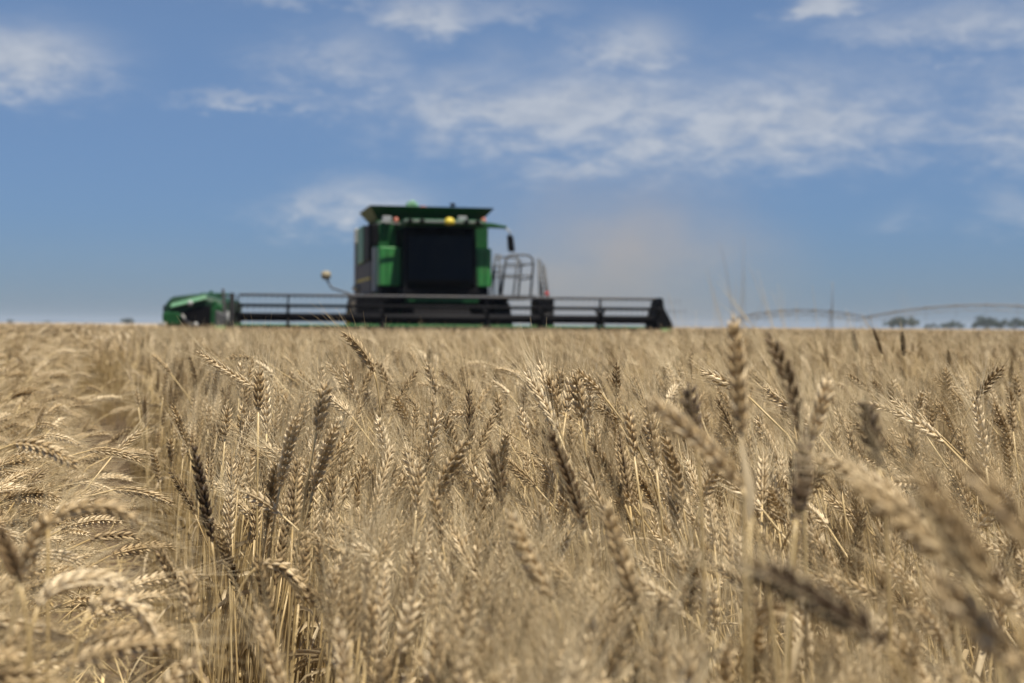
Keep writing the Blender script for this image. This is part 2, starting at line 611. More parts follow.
def far_patch(size, count, nod, seed, seg, rings, awns):
    """a square of ground with its stalks, drawn with simpler ears for the distance"""
    rg = random.Random(seed)
    eb, ab, sb, lb = MB(), MB(), MB(), MB()
    for i in range(count):
        x, y = rg.uniform(-.5, .5) * size, rg.uniform(-.5, .5) * size
        bend = rg.choice([BENDS[j] for j in (NOD if nod else UPR)]) * rg.uniform(.7, 1.1)
        yaw = rg.gauss(0 if nod else math.pi, .9)
        el_ = rg.uniform(.075, .105)
        stem, ear = stalk_path(.93 * max(.75, min(1.17, rg.gauss(1, .075))), bend, el_, rg.uniform(0, .12), rg)
        c, s_ = math.cos(yaw), math.sin(yaw)
        mrot = np.array([[c, s_, 0], [-s_, c, 0], [0, 0, 1]])
        stem = stem @ mrot + (x, y, 0)
        ear = ear @ mrot + (x, y, 0)
        sp_, _ = resample(stem[len(stem) // 4:], 4)
        tn = rg.uniform(.2, .8)
        sb.tube(sp_, .0022, 3, tint=tn, cap=False)
        ep, L = resample(ear, rings + 2)
        rad = np.array([.0025] + [.0068 * (1 - .45 * (j / rings) ** 2) * (1.18 if j % 2 else .85) for j in range(1, rings + 1)] + [.0012])
        eb.tube(ep, rad, seg, tint=min(1, max(0, rg.gauss(.62 if nod else .48, .34))), cap=False)
        T, A, B = frames(ep)
        for k in range(awns):
            j = rg.randint(1, rings)
            a = rg.uniform(0, 6.28)
            d = T[j] * .9 + (A[j] * math.cos(a) + B[j] * math.sin(a)) * rg.uniform(.15, .4)
            sd_ = np.cross(d, (rg.random(), rg.random(), rg.random()))
            sd_ /= np.linalg.norm(sd_) + 1e-9
            ab.add([ep[j] + sd_ * .0008, ep[j] - sd_ * .0008, ep[j] + d * rg.uniform(.05, .08)], [(0, 1, 2)], tint=rg.uniform(.3, .8))
        if rg.random() < .6:
            q = stem[int(rg.uniform(.5, .85) * len(stem))]
            a = rg.uniform(0, 6.28)
            add_leaf(lb, q, (math.cos(a), math.sin(a), .5), rg.uniform(.1, .2), .010, rg, 1.0, 3)
    return join_mesh('wheat_patch', (sb, eb, ab, lb), WM)


F_UP, F_NOD, F_FAR = [], [], []
for i in range(6):
    F_UP.append(len(protos.objects))
    proto(far_patch(.5, 38, False, 500 + i, 5, 6, 4))
for i in range(4):
    F_NOD.append(len(protos.objects))
    proto(far_patch(.5, 38, True, 600 + i, 5, 6, 5))
for i in range(4):
    F_FAR.append(len(protos.objects))
    proto(far_patch(1.5, 130, False, 700 + i, 3, 2, 2))

TG = math.tan(R(-16.7))
GAP_X, GAP_W = .012, .175


def side_of_gap(x, y):
    return x - (GAP_X + y * TG)


def in_wedge(x, y, extra=1.2, k=.42):
    return abs(x) < extra + k * y


# combine's place in the field (used to keep standing crop off it)
CYAW = R(12)
COMB = Vector((-2.42, 41.9, 0))
CX, CYv = Vector((math.cos(CYAW), math.sin(CYAW), 0)), Vector((-math.sin(CYAW), math.cos(CYAW), 0))


def comb_local(x, y):
    d = Vector((x, y, 0)) - COMB
    return d.dot(CX), d.dot(CYv)


pts, var, rot, scl = [], [], [], []
cand = []            # stalks near enough to be objects of their own


def pick(x, y, base):
    """variant, yaw, lean, scale for a stalk at x, y"""
    g = side_of_gap(x, y)
    left = g < 0
    if left:
        i = rng.choice(NOD) if rng.random() < .80 else rng.choice(UPR)
        yaw = rng.gauss(-.15, .65)
        s_ = rng.gauss(1.0, .05) - .05 * max(0, 1 + (g + GAP_W) / .35)
    else:
        i = rng.choice(UPR[:8]) if rng.random() < .66 else rng.choice(UPR + NOD[:3])
        yaw = rng.gauss(math.pi, 1.0)
        s_ = rng.gauss(1.0, .06 if y < 2.5 else .075)
        edge = g < GAP_W * (1 + .10 * max(0, y - 2)) + .24 and y < 13
        if edge:
            i = rng.choice(UPR[:6])
            yaw = rng.gauss(.2, .8)
            s_ = rng.gauss(1.0, .05)
        if rng.random() < .12 and y > 2.4:
            s_ = rng.uniform(1.07, 1.16)
    if rng.random() < .22 and (left or not edge):
        s_ *= rng.uniform(.80, .93)
    s_ *= 1 + .025 * math.sin(x * 1.9 + y * .7) + .02 * math.sin(y * 1.3 - x * .8)
    lx, ly = (rng.gauss(0, .07), rng.gauss(.02, .07)) if left or not edge else (rng.gauss(0, .025), rng.gauss(.02, .025))
    if y < 1.6:
        s_ = min(s_, 1.0)
    return i + base, (lx, ly, yaw), max(.78, min(1.17, s_)), left


def scatter(y0, y1, dens, base, near):
    area_y = y1 - y0
    wmax = 1.2 + .42 * y1
    for _ in range(int(dens * area_y * 2 * wmax)):
        x, y = rng.uniform(-wmax, wmax), rng.uniform(y0, y1)
        if not in_wedge(x, y):
            continue
        g = side_of_gap(x, y)
        if abs(g) < GAP_W * (1 + .08 * math.sin(y * 5.3)) * (1 + .10 * max(0, y - 2)):
            continue
        if math.hypot(x, y) < .50:
            continue
        v, r_, s_, left = pick(x, y, base)
        if near and y < 1.75 and abs(x) < .10 + .37 * y:
            cand.append((x, y, v, r_, s_, left))
        else:
            pts.append((x, y, 0))
            var.append(v)
            rot.append(r_)
            scl.append(s_)


scatter(.30, 4.6, 430, 0, True)
for _ in range(620):          # the bed left of the gap stands thicker
    y = rng.uniform(.55, 4.5)
    x = GAP_X - GAP_W + y * TG - abs(rng.gauss(0, .5))
    if math.hypot(x, y) < .6:
        continue
    v, r_, s_, left = pick(x, y, 0)
    if y < 1.75 and abs(x) < .10 + .37 * y:
        cand.append((x, y, v, r_, s_, left))
    else:
        pts.append((x, y, 0))
        var.append(v)
        rot.append(r_)
        scl.append(s_)
scatter(4.6, 13, 310, NV, False)
for _ in range(230):          # the upright wall of stalks right of the gap
    y = rng.uniform(.75, 4.5)
    x = GAP_X + GAP_W + y * TG + abs(rng.gauss(0, .06))
    v, r_, s_, left = pick(x, y, 0)
    if y < 1.75 and abs(x) < .10 + .37 * y:
        cand.append((x, y, v, r_, s_, left))
    else:
        pts.append((x, y, 0))
        var.append(v)
        rot.append(r_)
        scl.append(s_)
y = 13.25
while y < 46:
    x = -1.6 - .44 * y
    while x < 1.6 + .44 * y:
        px_, py_ = x + rng.uniform(-.12, .12), y + rng.uniform(-.12, .12)
        lx, ly = comb_local(px_, py_)
        if not (abs(lx) < 6.5 and ly > -4.1):
            pts.append((px_, py_, 0))
            left = side_of_gap(px_, py_) < 0
            var.append(rng.choice(F_NOD if left else F_UP))
            rot.append((0, 0, rng.gauss(0, .35)))
            scl.append(rng.gauss(1, .03))
        x += .44
    y += .44
y = 46.0
while y < 175:
    x = -8 - .44 * y
    while x < 8 + .46 * y:
        lx, ly = comb_local(x, y)
        if not (lx < 6.5 and ly > -4.1):
            pts.append((x + rng.uniform(-.3, .3), y + rng.uniform(-.3, .3), 0))
            var.append(rng.choice(F_FAR))
            rot.append((0, 0, rng.gauss(0, .5)))
            scl.append(rng.gauss(1, .03))
        x += 1.35
    y += 1.35

# the nearest stalks become objects of their own (the photograph shows them largest)
cand.sort(key=lambda c: c[1])
N_OWN = 262
own, rest = cand[:N_OWN], cand[N_OWN:]
for (x, y, v, r_, s_, left) in rest:
    pts.append((x, y, 0))
    var.append(v)
    rot.append(r_)
    scl.append(s_)

me = bpy.data.meshes.new('wheat_field')
me.from_pydata(pts, [], [])
for nm, ty, dat, key in (('kind_index', 'INT', var, 'value'), ('turn', 'FLOAT_VECTOR', rot, 'vector'), ('size', 'FLOAT', scl, 'value')):
    a = me.attributes.new(nm, ty, 'POINT')
    a.data.foreach_set(key, np.array(dat, np.int32 if ty == 'INT' else np.float32).ravel())
field = bpy.data.objects.new('wheat_field', me)
C.objects.link(field)
tag(field, 'dense crop of ripe bearded wheat filling the field up to the harvester', 'wheat', kind='stuff')
gt = bpy.data.node_groups.new('wheat_field', 'GeometryNodeTree')
gt.interface.new_socket('Geometry', in_out='INPUT', socket_type='NodeSocketGeometry')
gt.interface.new_socket('Geometry', in_out='OUTPUT', socket_type='NodeSocketGeometry')
g = NT(gt)
gi, go = g.n('NodeGroupInput'), g.n('NodeGroupOutput')
ci = g.n('GeometryNodeCollectionInfo', inp={'Collection': protos, 'Separate Children': True, 'Reset Children': True})
na = [g.n('GeometryNodeInputNamedAttribute', data_type=ty, inp={'Name': nm}) for nm, ty in (('kind_index', 'INT'), ('turn', 'FLOAT_VECTOR'), ('size', 'FLOAT'))]


def out_of(nd):
    return next(s for s in nd.outputs if s.enabled and s.name == 'Attribute')


ip = g.n('GeometryNodeInstanceOnPoints', inp={'Points': gi.outputs[0], 'Instance': ci.outputs[0], 'Pick Instance': True,
                                              'Instance Index': out_of(na[0]), 'Rotation': out_of(na[1]), 'Scale': out_of(na[2])})
g.set(go, 0, ip.outputs[0])
mod = field.modifiers.new('stalks', 'NODES')
mod.node_group = gt


def wheat_label(x, y, i, left):
    nod = i in NOD or BENDS[i] > R(70)
    if left:
        return ('nodding bearded wheat stalk arching over in the pale bed left of the gap' if nod else 'straight bearded wheat stalk standing in the pale bed left of the gap'), 'near wheat stalks left of the gap'
    px_ = pix((x, y, .93))[0]
    if px_ < 470:
        return ('nodding bearded wheat stalk along the shaded right wall of the gap' if nod else 'upright bearded wheat stalk along the shaded right wall of the gap'), 'near wheat stalks beside the gap'
    return ('nodding bearded wheat stalk in the near crop below the harvester, away from the gap' if nod else 'upright bearded wheat stalk in the near crop below the harvester, away from the gap'), 'near wheat stalks away from the gap'


for (x, y, v, r_, s_, left) in own:
    e = empty('wheat_stalk', (x, y, 0))
    e.rotation_euler = r_
    e.scale = (s_, s_, s_)
    lab, grp = wheat_label(x, y, v, left)
    tag(e, lab, 'wheat stalk', grp + (', nodding' if 'nodding' in lab else ', straight'))
    pm = part_mesh[v]
    ear_o = None
    for nm, me_ in pm:
        ob = bpy.data.objects.new(nm, me_)
        C.objects.link(ob)
        ob.parent = ear_o if nm == 'awns' else e
        if nm == 'ear':
            ear_o = ob


def hermite(p0, t0, p1, t1, n):
    u = np.linspace(0, 1, n)[:, None]
    return (2 * u ** 3 - 3 * u ** 2 + 1) * p0 + (u ** 3 - 2 * u ** 2 + u) * t0 + (-2 * u ** 3 + 3 * u ** 2) * p1 + (u ** 3 - u ** 2) * t1


def hero(label, pix_pts, Z, dz=0.0, tone=0.0, leaf=True, awn=.065, fat=1.0, foot=(0, 0), stem_bend=.35, roll=None, seed=0):
    """a stalk whose ear runs through the given picture points (base first) about Z metres away"""
    rg = random.Random(900 + seed)
    if .75 < Z < .99:
        Z *= 1.13
    n = len(pix_pts)
    P = [np.array(at(px, py, Z + dz * (i / max(1, n - 1) - .5))) for i, (px, py) in enumerate(pix_pts)]
    if n == 2:
        mid = (P[0] + P[1]) / 2 + np.array([rg.uniform(-.004, .004), rg.uniform(-.004, .004), 0])
        P = [P[0], mid, P[1]]
    u = np.linspace(0, 1, 24)
    # smooth curve through the points
    k = np.linspace(0, 1, len(P))
    deg = min(3, len(P) - 1)
    ear = np.stack([np.polyval(np.polyfit(k, np.array(P)[:, j], min(deg, 2 if len(P) < 4 else 3)), u) for j in range(3)], 1)
    t1 = ear[1] - ear[0]
    t1 /= np.linalg.norm(t1)
    b = ear[0]
    base = np.array([b[0] - t1[0] * .05 + foot[0], b[1] - t1[1] * .05 + foot[1], 0.0])
    stem = hermite(base, np.array([0, 0, b[2] * 1.0]), b, (t1 + np.array([0, 0, .35])) * stem_bend * .7, 26)
    stem[:, 2] = np.maximum(stem[:, 2], 0)
    root = empty('wheat_stalk', base.tolist())
    eb, ab, sb, lb = MB(), MB(), MB(), MB()
    o0 = base
    sb.tube(stem - o0, np.linspace(.0021, .0013, len(stem)), 7, tint=np.clip(.5 + .25 * np.sin(np.linspace(0, 8, len(stem)) + seed), 0, 1))
    add_ear(eb, ab, ear - o0, 'hero', rg, roll=rg.uniform(0, 3.14) if roll is None else roll, awn_len=awn, fat=fat, tone=tone)
    sb.build('stem', M['stem'], root, smooth=True)
    eo = eb.build('ear', M['ear_dark' if tone < -.3 else 'ear'], root, smooth=True)
    ab.build('awns', M['awn'], eo, smooth=True)
    if leaf:
        q = stem[int(.72 * len(stem))] - o0
        a = rg.uniform(0, 6.28)
        add_leaf(lb, q, (math.cos(a) * .6, math.sin(a) * .6, .7), rg.uniform(.10, .16), .010, rg, 1.0)
        lb.build('leaf', M['leaf'], root, smooth=True)
    tag(root, label, 'wheat stalk', 'wheat ears that stand out in front')
    return root


HEROES = [
    ('tallest upright wheat ear, crossing the horizon right of the header end', [(742, 436), (738, 380), (733, 318)], .88, 0, -.05),
    ('dark upright wheat ear just right of the tallest one, tip on the horizon', [(801, 436), (790, 385), (768, 336)], .92, 0, -.28),
    ('short dark wheat ear below and right of the tallest pair, straight under the dark one', [(796, 520), (802, 480), (803, 440)], .86, .03, -.34),
    ('plump pale wheat ear slanting up to the left, left of the tallest ear', [(741, 487), (700, 442), (648, 398)], .78, .0, .14),
    ('small dark upright wheat ear between the slanting plump ear and the tallest one', [(697, 448), (692, 415), (689, 386)], 1.1, .02, -.30),
    ('dark blunt upright wheat ear standing alone right of the tallest pair', [(879, 468), (871, 432), (865, 398)], 1.0, 0, -.28),
    ('golden wheat ear leaning right between the dark pair and the lone blunt ear', [(808, 446), (820, 408), (829, 376)], 1.15, 0, .12),
    ('pale wheat ear lying over to the left, its tip touching the dark pair', [(922, 520), (868, 480), (818, 460)], .84, 0, .14),
    ('pale wheat ear slanting up to the left under the lone blunt dark ear', [(962, 572), (905, 522), (852, 480)], .70, .02, .10),
    ('dark heavily blurred wheat ear lying flat along the lower right', [(884, 644), (805, 592), (742, 566)], .62, 0, -.16),
    ('large blurred brown wheat ear leaning left near the right edge', [(1010, 610), (960, 540), (915, 470)], .58, .02, -.08),
    ('large blurred pale wheat ear cut by the right edge', [(1040, 560), (1005, 510), (965, 468)], .55, .02, .08),
    ('blurred wheat ear slanting left at the lower right corner', [(1020, 672), (975, 622), (930, 575)], .56, .0, -.12),
    ('dark leaning wheat ear in the middle of the crop, twin tips above it', [(584, 530), (568, 478), (549, 430)], 1.35, 0, -.22),
    ('pale knobbly wheat ear below the dark leaning middle one', [(640, 612), (622, 560), (604, 500)], 1.05, 0, .06),
    ('slim dark wheat ear standing left of the middle of the crop', [(503, 506), (497, 476), (490, 447)], 1.6, 0, -.3),
    ('pale wheat ear with bright tip at the bottom middle, leaning left', [(552, 600), (530, 560), (508, 512)], 1.05, 0, .14),
    ('bright nodding wheat ear poking up against the black header', [(374, 372), (362, 352), (343, 333)], 2.1, 0, .28),
    ('knobbly pale wheat ear in a row under the bright nodding one', [(392, 482), (385, 448), (377, 416)], 1.9, 0, .16),
    ('dark upright wheat ear at the top of the gap, right wall', [(212, 542), (204, 500), (193, 446)], 1.55, 0, -.34),
    ('pale wheat ear hanging right over the shaded stalks of the gap', [(258, 566), (285, 570), (308, 602)], 1.45, 0, .22),
    ('plump arched wheat ear bowing right at the left edge, highest of the three arches', [(48, 530), (62, 514), (98, 506), (140, 524)], 1.08, .03, .05),
    ('middle arched wheat ear bowing right at the left edge', [(38, 606), (58, 586), (92, 578), (128, 586)], 1.0, .02, .12),
    ('lowest arched wheat ear curling down beside the gap', [(88, 612), (112, 598), (142, 612), (160, 656)], .96, .02, .05),
    ('blurred dark wheat ear leaning left at the left edge', [(20, 584), (10, 556), (-2, 530)], .80, .0, -.2),
    ('blurred wheat ear leaning right behind the highest arch', [(20, 575), (34, 540), (50, 512)], .95, .0, -.12),
    ('pale wheat ear slanting across the top of the gap towards the left', [(262, 392), (232, 374), (198, 352)], 2.4, .0, .1),
    ('slim dark wheat ear pricking the horizon left of the far trees', [(857, 353), (855, 342), (852, 330)], 4.4, 0, -.36),
    ('slim dark wheat ear under the round far tree', [(882, 354), (878, 341), (873, 328)], 4.3, 0, -.36),
    ('slim dark wheat ear on the horizon under the long far tree row', [(904, 356), (903, 343), (902, 331)], 4.5, 0, -.36),
]
for i, h_ in enumerate(HEROES):
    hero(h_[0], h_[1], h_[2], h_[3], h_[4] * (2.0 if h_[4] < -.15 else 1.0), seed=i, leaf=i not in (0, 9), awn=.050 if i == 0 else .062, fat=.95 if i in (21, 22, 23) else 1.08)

# broad pale dry leaf standing between the near ears
lb = MB()
p0 = np.array(at(750, 520, .86))
foot = np.array([p0[0] + .01, p0[1] + .02, 0])
lr = empty('dry_leaf_blade', foot.tolist())
sb = MB()
sb.tube(hermite(np.zeros(3), np.array([0, 0, .8]), p0 - foot, np.array([0, 0, .3]), 12), np.linspace(.0016, .0012, 12), 6, tint=.4)
sb.build('stem', M['stem'], lr, smooth=True)
tip = np.array(at(747, 432, .86))
L_ = np.linalg.norm(tip - p0)
vs, fs = [], []
for i in range(13):
    u = i / 12
    c = p0 + (tip - p0) * u + np.array([.002 * math.sin(u * 5), .006 * u * u, 0]) - foot
    w_ = .0036 * (min(1, .4 + u * 3) * (1 - u ** 4) + .04)
    tw = .35 + .5 * u
    s_ = np.array([math.cos(tw), math.sin(tw), 0])
    n_ = np.array([-math.sin(tw), math.cos(tw), 0])
    vs += [c - s_ * w_ + n_ * w_ * .5, c, c + s_ * w_ + n_ * w_ * .5]
for i in range(12):
    a = i * 3
    fs += [(a, a + 1, a + 4, a + 3), (a + 1, a + 2, a + 5, a + 4)]
lb.add(vs, fs, tint=.75)
lb.build('blade', M['leaf'], lr, smooth=True)
tag(lr, 'broad whitish dry leaf standing upright below the tallest wheat ear', 'leaf')

# ------------------------------------------------------------------ ground, one sheet to the horizon
gb = MB()
rings_ = [0, 2, 5, 12, 30, 80, 250, 900, 2000, 4000]
seg = 48
vs = [(0, 0, 0)]
for r_ in rings_[1:]:
    for j in range(seg):
        a = 2 * math.pi * j / seg
        vs.append((r_ * math.cos(a), r_ * math.sin(a), 0))
fs = [(0, 1 + j, 1 + (j + 1) % seg) for j in range(seg)]
for i in range(len(rings_) - 2):
    for j in range(seg):
        a, b = 1 + i * seg, 1 + (i + 1) * seg
        fs.append((a + j, b + j, b + (j + 1) % seg, a + (j + 1) % seg))
gb.add(vs, fs)
tag(gb.build('ground', M['ground']), 'brown soil and straw stubble reaching to the flat horizon', 'ground', kind='structure')

# straws lying and leaning across the gap
lb = MB()
rg = random.Random(5)
for i in range(420):
    y = rg.uniform(.7, 5.5)
    x = GAP_X + y * TG + rg.gauss(.0, .12)
    L_ = rg.uniform(.10, .38)
    a = rg.uniform(0, 6.28)
    tilt = rg.uniform(-.1, .9)
    z = rg.choice((rg.uniform(.01, .12), rg.uniform(.1, .55)))
    d = np.array([math.cos(a) * math.cos(tilt), math.sin(a) * math.cos(tilt), math.sin(tilt)])
    p0 = np.array([x, y, z]) - d * L_ / 2
    p0[2] = max(.005, p0[2])
    sag = np.array([rg.uniform(-.02, .02), rg.uniform(-.02, .02), rg.uniform(-.02, .0)])
    ps = [p0, p0 + d * L_ * .5 + sag, p0 + d * L_]
    lb.tube(ps, rg.uniform(.0012, .002), 5, tint=rg.uniform(.35, 1))
    if rg.random() < .35:
        add_leaf(lb, ps[1], d + np.array([.3, .1, .2]), rg.uniform(.06, .14), .008, rg, 1.0, 6)
tag(lb.build('loose_straw', M['stem'], smooth=True), 'broken straws and dry leaves lying across the gap in the crop', 'straw', kind='stuff')

# ------------------------------------------------------------------ combine harvester
cb = empty('combine_harvester', COMB, CYAW)
tag(cb, 'tall green combine harvester with dark cab and wide black header, facing the camera', 'combine harvester')

b = MB()          # threshing body behind the cab
b.hexa([(-1.60, -.30, 1.25), (1.60, -.30, 1.25), (1.62, 5.2, 1.15), (-1.62, 5.2, 1.15), (-1.60, -.30, 4.10), (1.60, -.30, 4.10), (1.62, 4.6, 4.05), (-1.62, 4.6, 4.05)])
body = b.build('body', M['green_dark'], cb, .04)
b = MB()
b.box(-1.55, 1.55, -.1, 4.6, .80, 1.25)
b.box(-.85, .85, -1.3, 5.0, .95, 1.7)
b.build('undercarriage', M['black'], cb, .03)
# rear hood and chaff spreader
b = MB()
b.prism([(4.62, 1.5), (6.3, 1.3), (6.5, 2.2), (5.9, 3.1), (4.62, 3.62)], 'x', -1.25, 1.25)
b.build('rear_hood', M['green'], cb, .06)
# panels left and right of the cab: upper with the overhang's shade put into its darker green, brighter box-like lower shield standing proud
for sx in (-1, 1):
    x0, x1 = (-1.64, -.93) if sx < 0 else (1.06, 1.64)
    b = MB()
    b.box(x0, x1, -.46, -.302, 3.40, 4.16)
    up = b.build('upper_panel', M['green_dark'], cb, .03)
    b = MB()
    b.prism([(x0, -.96), (x0 + .05, -1.02), (x1 - .05, -1.02), (x1, -.96), (x1, -.303), (x0, -.303)], 'z', 2.26, 3.38)
    pn = b.build('front_panel', M['green'], cb, .03)
    b = MB()
    for k in range(2):
        xx = x0 + (x1 - x0) * (.33 + .33 * k)
        b.box(xx - .012, xx + .012, -1.036, -1.019, 2.34, 3.30)
    b.build('panel_rib', M['green_dark'], pn)
    b = MB()
    b.box(x0 + .06, x1 - .06, -.9, -.303, 1.55, 2.255)
    b.build('lower_shield', M['black'], cb, .03)
# side shields seen on the machine's right flank
b = MB()
b.box(-1.74, -1.605, .15, 4.3, 2.05, 3.02)
sp_ = b.build('side_panel', M['charcoal'], cb, .04)
b = MB()
b.box(-1.76, -1.742, .3, 4.1, 2.48, 2.55)
b.build('stripe', M['yellow'], sp_)
b = MB()
b.box(-1.72, -1.625, .9, 2.4, 3.06, 4.16)
b.build('engine_screen', M['black'], cb, .03)
b = MB()
b.box(-1.73, -1.625, 2.5, 4.2, 3.06, 4.22)
b.build('side_panel', M['green'], cb, .03)
b = MB()
b.box(-1.70, -1.58, -.29, .10, 2.1, 3.40)
b.build('corner_strip', M['grey_light'], cb, .02)
b = MB()
b.box(-1.80, -1.64, 4.32, 4.55, 1.9, 4.24)
b.build('rear_post', M['grey_light'], cb, .03)
b = MB()
b.tube([(-1.72, .2, 1.45), (-1.80, .8, 1.9), (-1.84, 1.8, 2.02), (-1.82, 3.0, 1.85), (-1.74, 3.9, 1.5)], .10, 10)
b.tube([(-1.76, 3.2, 2.2), (-1.84, 3.6, 2.35), (-1.84, 4.0, 2.3)], .07, 8)
b.build('hose', M['tan'], cb, smooth=True)
b = MB()
b.box(-1.72, -1.605, .2, 4.2, 1.28, 2.02)
b.build('lower_side_shield', M['grey'], cb, .05)

# grain tank with flared extension
b = MB()
b.box(-1.50, 1.50, .30, 2.3, 3.93, 4.20)
b.build('grain_tank', M['green_dark'], cb, .03)
b = MB()
zb, zt = 4.20, 4.60
lo = [(-1.52, .30), (1.52, .30), (1.52, 2.3), (-1.52, 2.3)]
hi = [(-1.83, -.42), (1.83, -.42), (1.83, 2.7), (-1.83, 2.7)]
inn = [(-1.78, -.36), (1.78, -.36), (1.78, 2.64), (-1.78, 2.64)]
inl = [(-1.47, .36), (1.47, .36), (1.47, 2.24), (-1.47, 2.24)]
vs = [(x, y, zb) for x, y in lo] + [(x, y, zt) for x, y in hi] + [(x, y, zt) for x, y in inn] + [(x, y, zb + .02) for x, y in inl]
fs = []
for i in range(4):
    j = (i + 1) % 4
    fs += [(i, j, 4 + j, 4 + i), (4 + i, 4 + j, 8 + j, 8 + i), (8 + i, 8 + j, 12 + j, 12 + i)]
fs += [(12, 13, 14, 15), (3, 2, 1, 0)]
b.add(vs, fs)
ext = b.build('tank_extension', M['green_dark'], cb)  # shade under the flare is put into the darker green
b = MB()      # loading auger head above the tank with its orange end
b.prism([(-.60, 4.50), (-.10, 4.50), (-.20, 4.80), (-.32, 4.92), (-.46, 4.90), (-.54, 4.72)], 'y', 1.2, 1.9)
aug = b.build('loading_auger', M['green_pale'], cb, .05)
b = MB()
b.box(-.14, .08, 1.25, 1.5, 4.58, 4.76)
b.build('auger_end', M['amber'], aug, .04)
b = MB()
b.tube([(.62, -.2, 4.56), (.62, -.2, 4.66)], .03, 8)
b.lathe([(.0, .0), (.08, .01), (.09, .05), (.06, .09), (0, .10)], (.62, -.2, 4.64), 'z', 14)
b.build('antenna', M['black'], cb, smooth=True)

# cab
b = MB()
for (xa, ya, xb, yb) in ((-1.0, -1.95, -.98, -1.72), (1.0, -1.95, .98, -1.72), (-1.04, -.50, -1.04, -.50), (1.04, -.50, 1.04, -.50)):
    b.tube([(xa, ya, 2.16), (xb, yb, 3.92)], .055, 8)
b.box(-1.08, 1.08, -2.02, -.31, 1.98, 2.16)
cab = b.build('cab', M['black'], cb, .02)
b = MB()          # curved windscreen
vs, fs = [], []
nx, nz = 12, 6
for k in range(nz + 1):
    for i in range(nx + 1):
        u, w_ = i / nx * 2 - 1, k / nz
        vs.append((u * (.99 - .02 * w_), -1.97 + .22 * w_ - .20 * (1 - u * u), 2.165 + 1.74 * w_))
for k in range(nz):
    for i in range(nx):
        a = k * (nx + 1) + i
        fs.append((a, a + 1, a + nx + 2, a + nx + 1))
b.add(vs, fs)
ws = b.build('windscreen', M['glass'], cab, smooth=True)
sol = ws.modifiers.new('solid', 'SOLIDIFY')
sol.thickness = .008
for sx in (-1, 1):
    b = MB()
    b.hexa([(sx * 1.035 - .004, -1.88, 2.17), (sx * 1.035 + .004, -1.88, 2.17), (sx * 1.035 + .004, -.56, 2.17), (sx * 1.035 - .004, -.56, 2.17),
            (sx * 1.03 - .004, -1.66, 3.90), (sx * 1.03 + .004, -1.66, 3.90), (sx * 1.03 + .004, -.56, 3.90), (sx * 1.03 - .004, -.56, 3.90)])
    b.build('side_window', M['glass'], cab)
b = MB()
b.box(-1.0, 1.0, -.50, -.40, 2.17, 3.92)
b.build('rear_wall', M['seat'], cab)
b = MB()
b.box(-.30, .30, -1.15, -.65, 2.55, 2.72)
b.hexa([(-.28, -.72, 2.70), (.28, -.72, 2.70), (.28, -.58, 2.70), (-.28, -.58, 2.70), (-.24, -.66, 3.45), (.24, -.66, 3.45), (.24, -.52, 3.45), (-.24, -.52, 3.45)])
b.box(-.2, .2, -1.05, -.75, 2.16, 2.55)
b.build('operator_seat', M['seat'], cab, .05)
b = MB()
b.tube([(0, -1.62, 2.17), (0, -1.40, 2.90)], .04, 8)
ringp = [(.22 * math.cos(a), -1.40 + .10 * math.sin(a), 2.92 + .19 * math.sin(a)) for a in np.linspace(0, 2 * math.pi, 21)]
b.tube(ringp, .016, 6)
b.build('steering_wheel', M['black'], cab, smooth=True)
for (xx, ww) in ((-.52, .15), (.12, .30)):     # green boxes behind the glass, standing in for reflections on it
    b = MB()
    b.box(xx - ww * .7, xx + ww * .7, -1.72, -1.69, 3.46, 3.72)
    b.build('glass_reflection', M['green_pale'], cab, .02)
b = MB()
b.prism([(-2.42, 3.98), (-2.30, 3.925), (-.30, 3.925), (-.30, 4.12), (-2.0, 4.12), (-2.36, 4.06)], 'x', -1.06, 1.20)
roof = b.build('cab_roof', M['green_dark'], cb, .04)
b = MB()
b.box(-1.10, 1.10, -2.46, -2.425, 3.99, 4.055)
b.build('light_bar', M['grey'], roof, .01)
for xx in (-.95, -.62, .62, .95):
    b = MB()
    b.lathe([(.0, -.05), (.07, -.05), (.075, -.02), (.07, .03), (.0, .03)], (xx, -2.49, 4.02), 'y', 14)
    b.build('work_light', M['black'], roof, smooth=True)
b = MB()
b.lathe([(0, 0), (.13, 0), (.148, .045), (.137, .10), (.095, .155), (.045, .185), (0, .19)], (.13, -2.62, 3.94), 'z', 22)
b.box(.09, .17, -2.62, -2.40, 3.925, 3.955)
b.build('satellite_receiver', M['yellow'], roof, smooth=True)
# work lamps and beacons either side
for (xx, yy, zz) in ((-1.36, -.55, 4.20), (.83, -.62, 4.24)):
    b = MB()
    b.box(xx - .13, xx + .13, yy - .08, yy + .04, zz - .07, zz + .08)
    b.tube([(xx, yy + .04, zz - .1), (xx, yy + .3, zz - .22)], .03, 6)
    b.build('work_lamp', M['white'], cb, .03)
for (xx, yy, zz) in ((-1.10, -.60, 4.07), (1.42, -.9, 4.10)):
    b = MB()
    b.lathe([(0, 0), (.07, 0), (.07, .09), (.065, .14), (.04, .17), (0, .18)], (xx, yy, zz), 'z', 16)
    be = b.build('beacon', M['amber'], cb, smooth=True)
    b = MB()
    b.lathe([(0, -.10), (.05, -.10), (.05, -.02), (.12, -.02), (.12, .002), (0, .002)], (xx, yy, zz), 'z', 14)
    b.build('beacon_base', M['black'], be)
